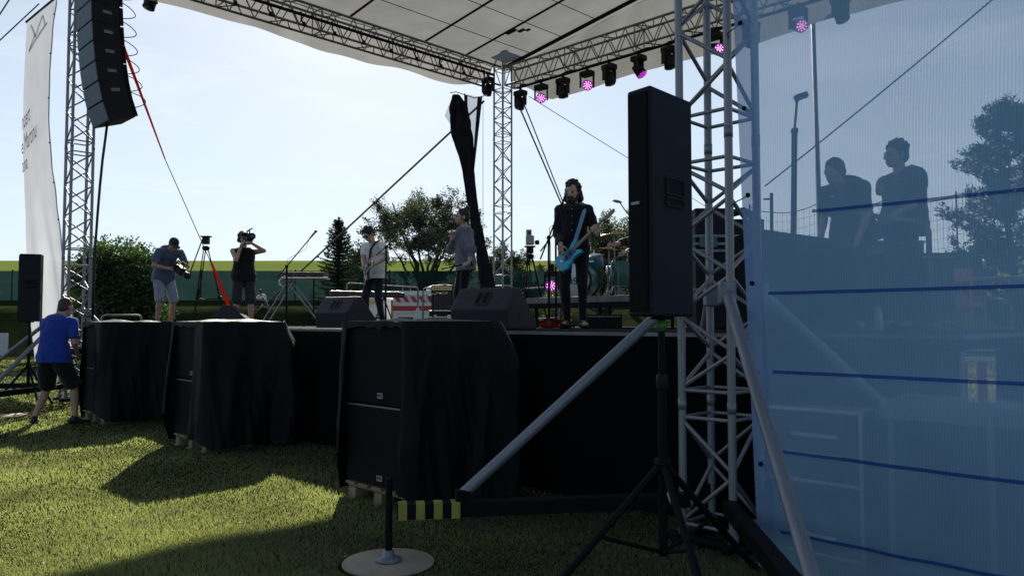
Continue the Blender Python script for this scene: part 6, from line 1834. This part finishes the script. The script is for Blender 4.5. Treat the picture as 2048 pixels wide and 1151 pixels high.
MB().path([h(-0.078, 0.01, 0.01), h(-0.068, -0.085, 0.012), h(0, -0.112, 0.014), h(0.068, -0.085, 0.012), h(0.078, 0.01, 0.01)], 0.005, 6).build('sunglasses_frame', M['black'], gt['r'])
bc = at(735, 549, 13.05)
gr, gf = guitar(bc, at(748, 528, 12.35) - bc, (-0.75, -0.75, 0.15), 'dark electric guitar held by the person in the white T-shirt', M['brown'], 0.95, False)
q0, q1 = gf(0.2, 0.14, 0), gf(-0.22, 0.05, 0)
strp = MB().path([gf(-0.20, -0.08, -0.01), gt['C'] + V((-0.04, -0.155, 0.02)), gt['shB'] - gt['lat'] * 0.06 + V((-0.06, -0.09, 0.04)), gt['shB'] - gt['lat'] * 0.07 + UP * 0.085, gt['shB'] - gt['lat'] * 0.1 + V((0.06, 0.12, -0.03))], 0.020, 6).build('strap', M['amp_cloth'], gr)
MB().box(gt['P'] + V((0.045, -0.165, 0.02)), (0.035, 0.012, 0.02), Matrix.Rotation(R(-35), 3, 'Z')).build('shirt_label', M['red'], gt['r'])

# cameraman in grey blue T-shirt
fp = stage_pt(329, 14.6)
c1 = person(fp, R(48), 1.78, 'person in a grey blue T-shirt and pale shorts bending over a video camera', 'skin', 'c_greyblue', 'c_shorts', 'cap', 'hair_dark', sleeve=0.8,
            pel=(0, 0.08, 0.93), chest=(0, -0.02, 1.27), neck=(0, -0.20, 1.41), head=(0, -0.31, 1.50), look=(0, R(42), 0), wrA=(-0.13, -0.38, 1.05), wrB=(0.14, -0.38, 1.04), poleA=(-0.8, 0.5, -0.4), poleB=(0.8, 0.5, -0.4),
            fdA=(0.6, -0.7, 0), fdB=(-0.6, -0.7, 0), cuA=(0.6, 0.2, -0.5), cuB=(-0.6, 0.2, -0.5), leg_len=0.54, leg_wide=0.012, ankA=(-0.13, 0.02, 0.085), ankB=(0.13, 0.04, 0.085), hem=0.20, build=1.08)
def video_camera(c, fwd, label, k=1.0, shoulder=False):
    r = root('video_camera', c, label, 'video camera')
    fwd = V(fwd).normalized(); sd = fwd.cross(UP).normalized(); up = sd.cross(fwd); f = axes(sd, fwd, up); c = V(c)
    MB().box(c, (0.13 * k, 0.34 * k, 0.16 * k), f, 0.02).build('body', M['black'], r)
    MB().lathe([(0.045 * k, 0), (0.055 * k, 0.03), (0.06 * k, 0.14 * k), (0.07 * k, 0.16 * k), (0.065 * k, 0.19 * k)], c + fwd * 0.16 * k, fwd, 18).build('lens', M['black'], r)
    MB().lathe([(0.055 * k, 0), (0.03 * k, 0.004)], c + fwd * (0.16 * k + 0.188 * k), fwd, 18).build('front_glass', M['glass'], r)
    MB().path([c + up * 0.08 * k - fwd * 0.12 * k, c + up * 0.15 * k - fwd * 0.09 * k, c + up * 0.15 * k + fwd * 0.10 * k, c + up * 0.08 * k + fwd * 0.13 * k], 0.014 * k, 8).build('top_handle', M['black'], r)
    MB().box(c + sd * 0.10 * k + up * 0.07 * k, (0.09 * k, 0.10 * k, 0.07 * k), f, 0.01).build('viewfinder', M['black'], r)
    MB().box(c - fwd * 0.20 * k, (0.10 * k, 0.08 * k, 0.13 * k), f, 0.012).build('battery', M['cab'], r)
    MB().box(c - sd * 0.07 * k + up * 0.03 * k, (0.008, 0.12 * k, 0.03 * k), f, 0.002).build('silver_panel', M['silver'], r)
    MB().tube(c - sd * 0.02 + up * 0.17 * k, c - sd * 0.02 + up * 0.17 * k + fwd * 0.24 * k, 0.013 * k, n=8).build('shotgun_microphone', M['black'], r)
    if shoulder: MB().box(c - up * 0.10 * k - fwd * 0.05 * k, (0.12 * k, 0.16 * k, 0.05 * k), f, 0.02).build('shoulder_pad', M['black'], r)
    return r
q = c1['wA'].lerp(c1['wB'], 0.5) + (Matrix.Rotation(R(48), 3, 'Z') @ V((0, -0.13, 0.0)))
video_camera(q, Matrix.Rotation(R(62), 3, 'Z') @ V((0, -1, -0.55)), 'black video camera held at the belly of the person in grey blue', 0.88)

# cameraman in black vest
fp = stage_pt(486, 14.2)
c2 = person(fp, R(24), 1.71, 'person in a black vest and dark shorts filming with a camera on the shoulder', 'skin_pale', 'c_black', 'c_dark', 'messy', 'hair_brown', sleeveless=True,
            head=(-0.02, -0.02, 1.64), look=(R(8), R(-3), R(-6)), wrA=(-0.08, -0.24, 1.47), wrB=(0.11, -0.30, 1.54), poleA=(-0.15, -0.3, -1), poleB=(1.0, 0.1, -0.55), fdA=(0.2, -0.5, 0.75), cuA=(0.5, -0.3, 0.6), fdB=(-0.5, -0.7, 0.25), cuB=(-0.3, 0.3, -0.8),
            leg_len=0.56, leg_wide=0.020, ankA=(-0.14, 0.03, 0.085), ankB=(0.14, 0.03, 0.085), hem=0.2, build=1.2, shw=0.165)
h = c2['h']
video_camera(h(0.035, -0.22, -0.015), Matrix.Rotation(R(32), 3, 'Z') @ V((0, -1, 0.02)), 'shoulder video camera in front of the face of the person in the black vest', 0.9, True)
MB().path([h(-0.082, 0.01, -0.01), h(-0.092, 0.012, 0.06), h(-0.05, 0.014, 0.132), h(0.05, 0.014, 0.132), h(0.092, 0.012, 0.06), h(0.082, 0.01, -0.01)], 0.010, 6).build('headphone_band', M['silver'], c2['r'])
for sx in (-1, 1): MB().ell(h(sx * 0.092, 0.012, -0.015), (0.022, 0.036, 0.042), c2['HR']).build('ear_cup', M['black'], c2['r'])

# man in blue polo on the grass
q = at(112, 846, 11.0); fp = V((q.x, q.y, 0))
c3 = person(fp, R(170), 1.80, 'person in a royal blue polo and black shorts standing with legs apart on the grass', 'skin', 'c_blue', 'c_black', 'thin', 'hair_brown', sleeve=0.78,
            pel=(0.0, 0.07, 0.92), chest=(0.01, 0.04, 1.26), neck=(0.0, -0.05, 1.445), head=(-0.02, -0.10, 1.60), look=(0, R(12), 0), wrA=(-0.19, -0.16, 0.93), wrB=(0.14, -0.24, 0.98), poleA=(-0.5, 0.9, -0.3), poleB=(0.5, 0.9, -0.3),
            leg_len=0.50, leg_wide=0.028, ankA=(-0.25, -0.05, 0.085), ankB=(0.25, 0.10, 0.085), toeA=(-0.6, -0.8, 0), toeB=(0.5, -0.9, 0), hem=0.17, build=1.2, shw=0.178)
MB().box(c3['wA'].lerp(c3['wB'], 0.5) + (Matrix.Rotation(R(157), 3, 'Z') @ V((0, -0.08, 0.02))), (0.16, 0.1, 0.10), Matrix.Rotation(R(157), 3, 'Z'), 0.02).build('photo_camera', M['black'])
o = bpy.data.objects['photo_camera']; tag(o, 'small black photo camera in the hands of the person in blue', 'camera')

# two men at the mixing desk behind the mesh
fp = stage_pt(1706, 7.1)
c4 = person(fp, R(-58), 1.63, 'person with short hair leaning forward over the mixing desk behind the mesh', 'skin', 'c_dark', 'c_navy', 'short', 'hair_dark', sleeve=0.8,
            pel=(0, 0.05, 0.95), chest=(0, -0.03, 1.28), neck=(0, -0.15, 1.425), head=(0, -0.25, 1.545), look=(R(-5), R(14), 0), wrA=(-0.22, -0.20, 0.86), wrB=(0.20, -0.20, 0.86), poleA=(-0.4, 0.9, -0.4), poleB=(0.4, 0.9, -0.4), build=1.28, hem=0.16, shw=0.165)
fp = stage_pt(1808, 7.4)
c5 = person(fp, R(-80), 1.80, 'tall person standing upright in profile with a raised hand behind the mesh', 'skin', 'c_dark', 'c_navy', 'curly', 'hair_dark', sleeve=0.8,
            pel=(0, 0.0, 0.97), chest=(0, 0.04, 1.30), neck=(0, -0.01, 1.475), head=(0, -0.045, 1.635), look=(0, R(2), 0), W=dict(wrA=at(1752, 394, 7.0)), wrB=(0.14, -0.26, 1.0), poleA=(-0.3, -0.2, -1), poleB=(0.4, 0.9, -0.4), fdA=(0.1, -0.15, 0.9), cuA=(0.4, 0.2, 0.2), curlA=(20, 60), build=1.34, hem=0.16, shw=0.165)

# drummer, mostly hidden behind the tall loudspeaker
q = at(1272, 600, 13.6); fp = V((q.x, q.y, RZ))
MB().lathe([(0.17, 0.0), (0.18, 0.03), (0.18, 0.07), (0.16, 0.085)], fp + UP * 0.42, n=20).build('stool_seat', M['black']); o = bpy.data.objects['stool_seat']
stl = root('drum_stool', fp, 'round black drum stool behind the drum kit', 'stool'); o.parent = stl; o.matrix_parent_inverse = ROOTM[stl.name].inverted()
rod('pole', fp + UP * 0.02, fp + UP * 0.43, 0.02, M['steel'], stl, 8)
for k in range(3): rod('leg', fp + UP * 0.22, fp + V((0.24 * math.cos(2.1 * k), 0.24 * math.sin(2.1 * k), 0.01)), 0.012, M['steel'], stl, 6)
c6 = person(fp, R(-48), 1.76, 'drummer seated behind the drum kit with bare forearms reaching to the drums', 'skin_pale', 'c_black', 'c_black', 'short', 'hair_brown', sleeve=0.75,
            pel=(0, 0.02, 0.62), chest=(0, 0.0, 0.96), neck=(0, -0.05, 1.13), head=(0, -0.09, 1.28), look=(0, R(12), 0), W=dict(wrA=at(1213, 492, 13.2), wrB=at(1240, 512, 13.0)), poleA=(-0.8, 0.4, -0.4), poleB=(0.8, 0.4, -0.4),
            ankA=(-0.22, -0.42, 0.085), ankB=(0.24, -0.40, 0.085), voxel=0.012)
for wr, fd, e in ((c6['wA'], c6['fA'], at(1182, 512, 12.9)), (c6['wB'], c6['fB'], at(1210, 528, 12.8))):
    a = wr + fd * 0.08; d = (e - a).normalized()
    o = MB().tube(a - d * 0.08, a + d * 0.30, 0.009, 0.006, 8).build('drum_stick', M['light_wood'])
    tag(o, 'pale wooden drum stick in the %s hand of the drummer' % ('right' if wr is c6['wA'] else 'left'), 'stick', 'drum sticks of the drummer')

# spectator sitting far off on the bank
q = at(526, 598, 36.2); fp = V((q.x, 36.2, gz(q.x, 36.2)))
person(fp, R(-25), 1.74, 'far spectator in a white top sitting on the grass bank below the fence', 'skin', 'c_white', 'c_navy', 'short', 'hair_dark', sleeve=0.9,
       pel=(0, 0.10, 0.13), chest=(0, 0.0, 0.46), neck=(0, -0.12, 0.62), head=(0, -0.22, 0.74), look=(0, R(18), 0), wrA=(-0.20, -0.40, 0.40), wrB=(0.20, -0.40, 0.40), ankA=(-0.16, -0.50, 0.085), ankB=(0.16, -0.50, 0.085), kneeA=(-0.2, -0.3, 1), kneeB=(0.2, -0.3, 1), voxel=0.02)
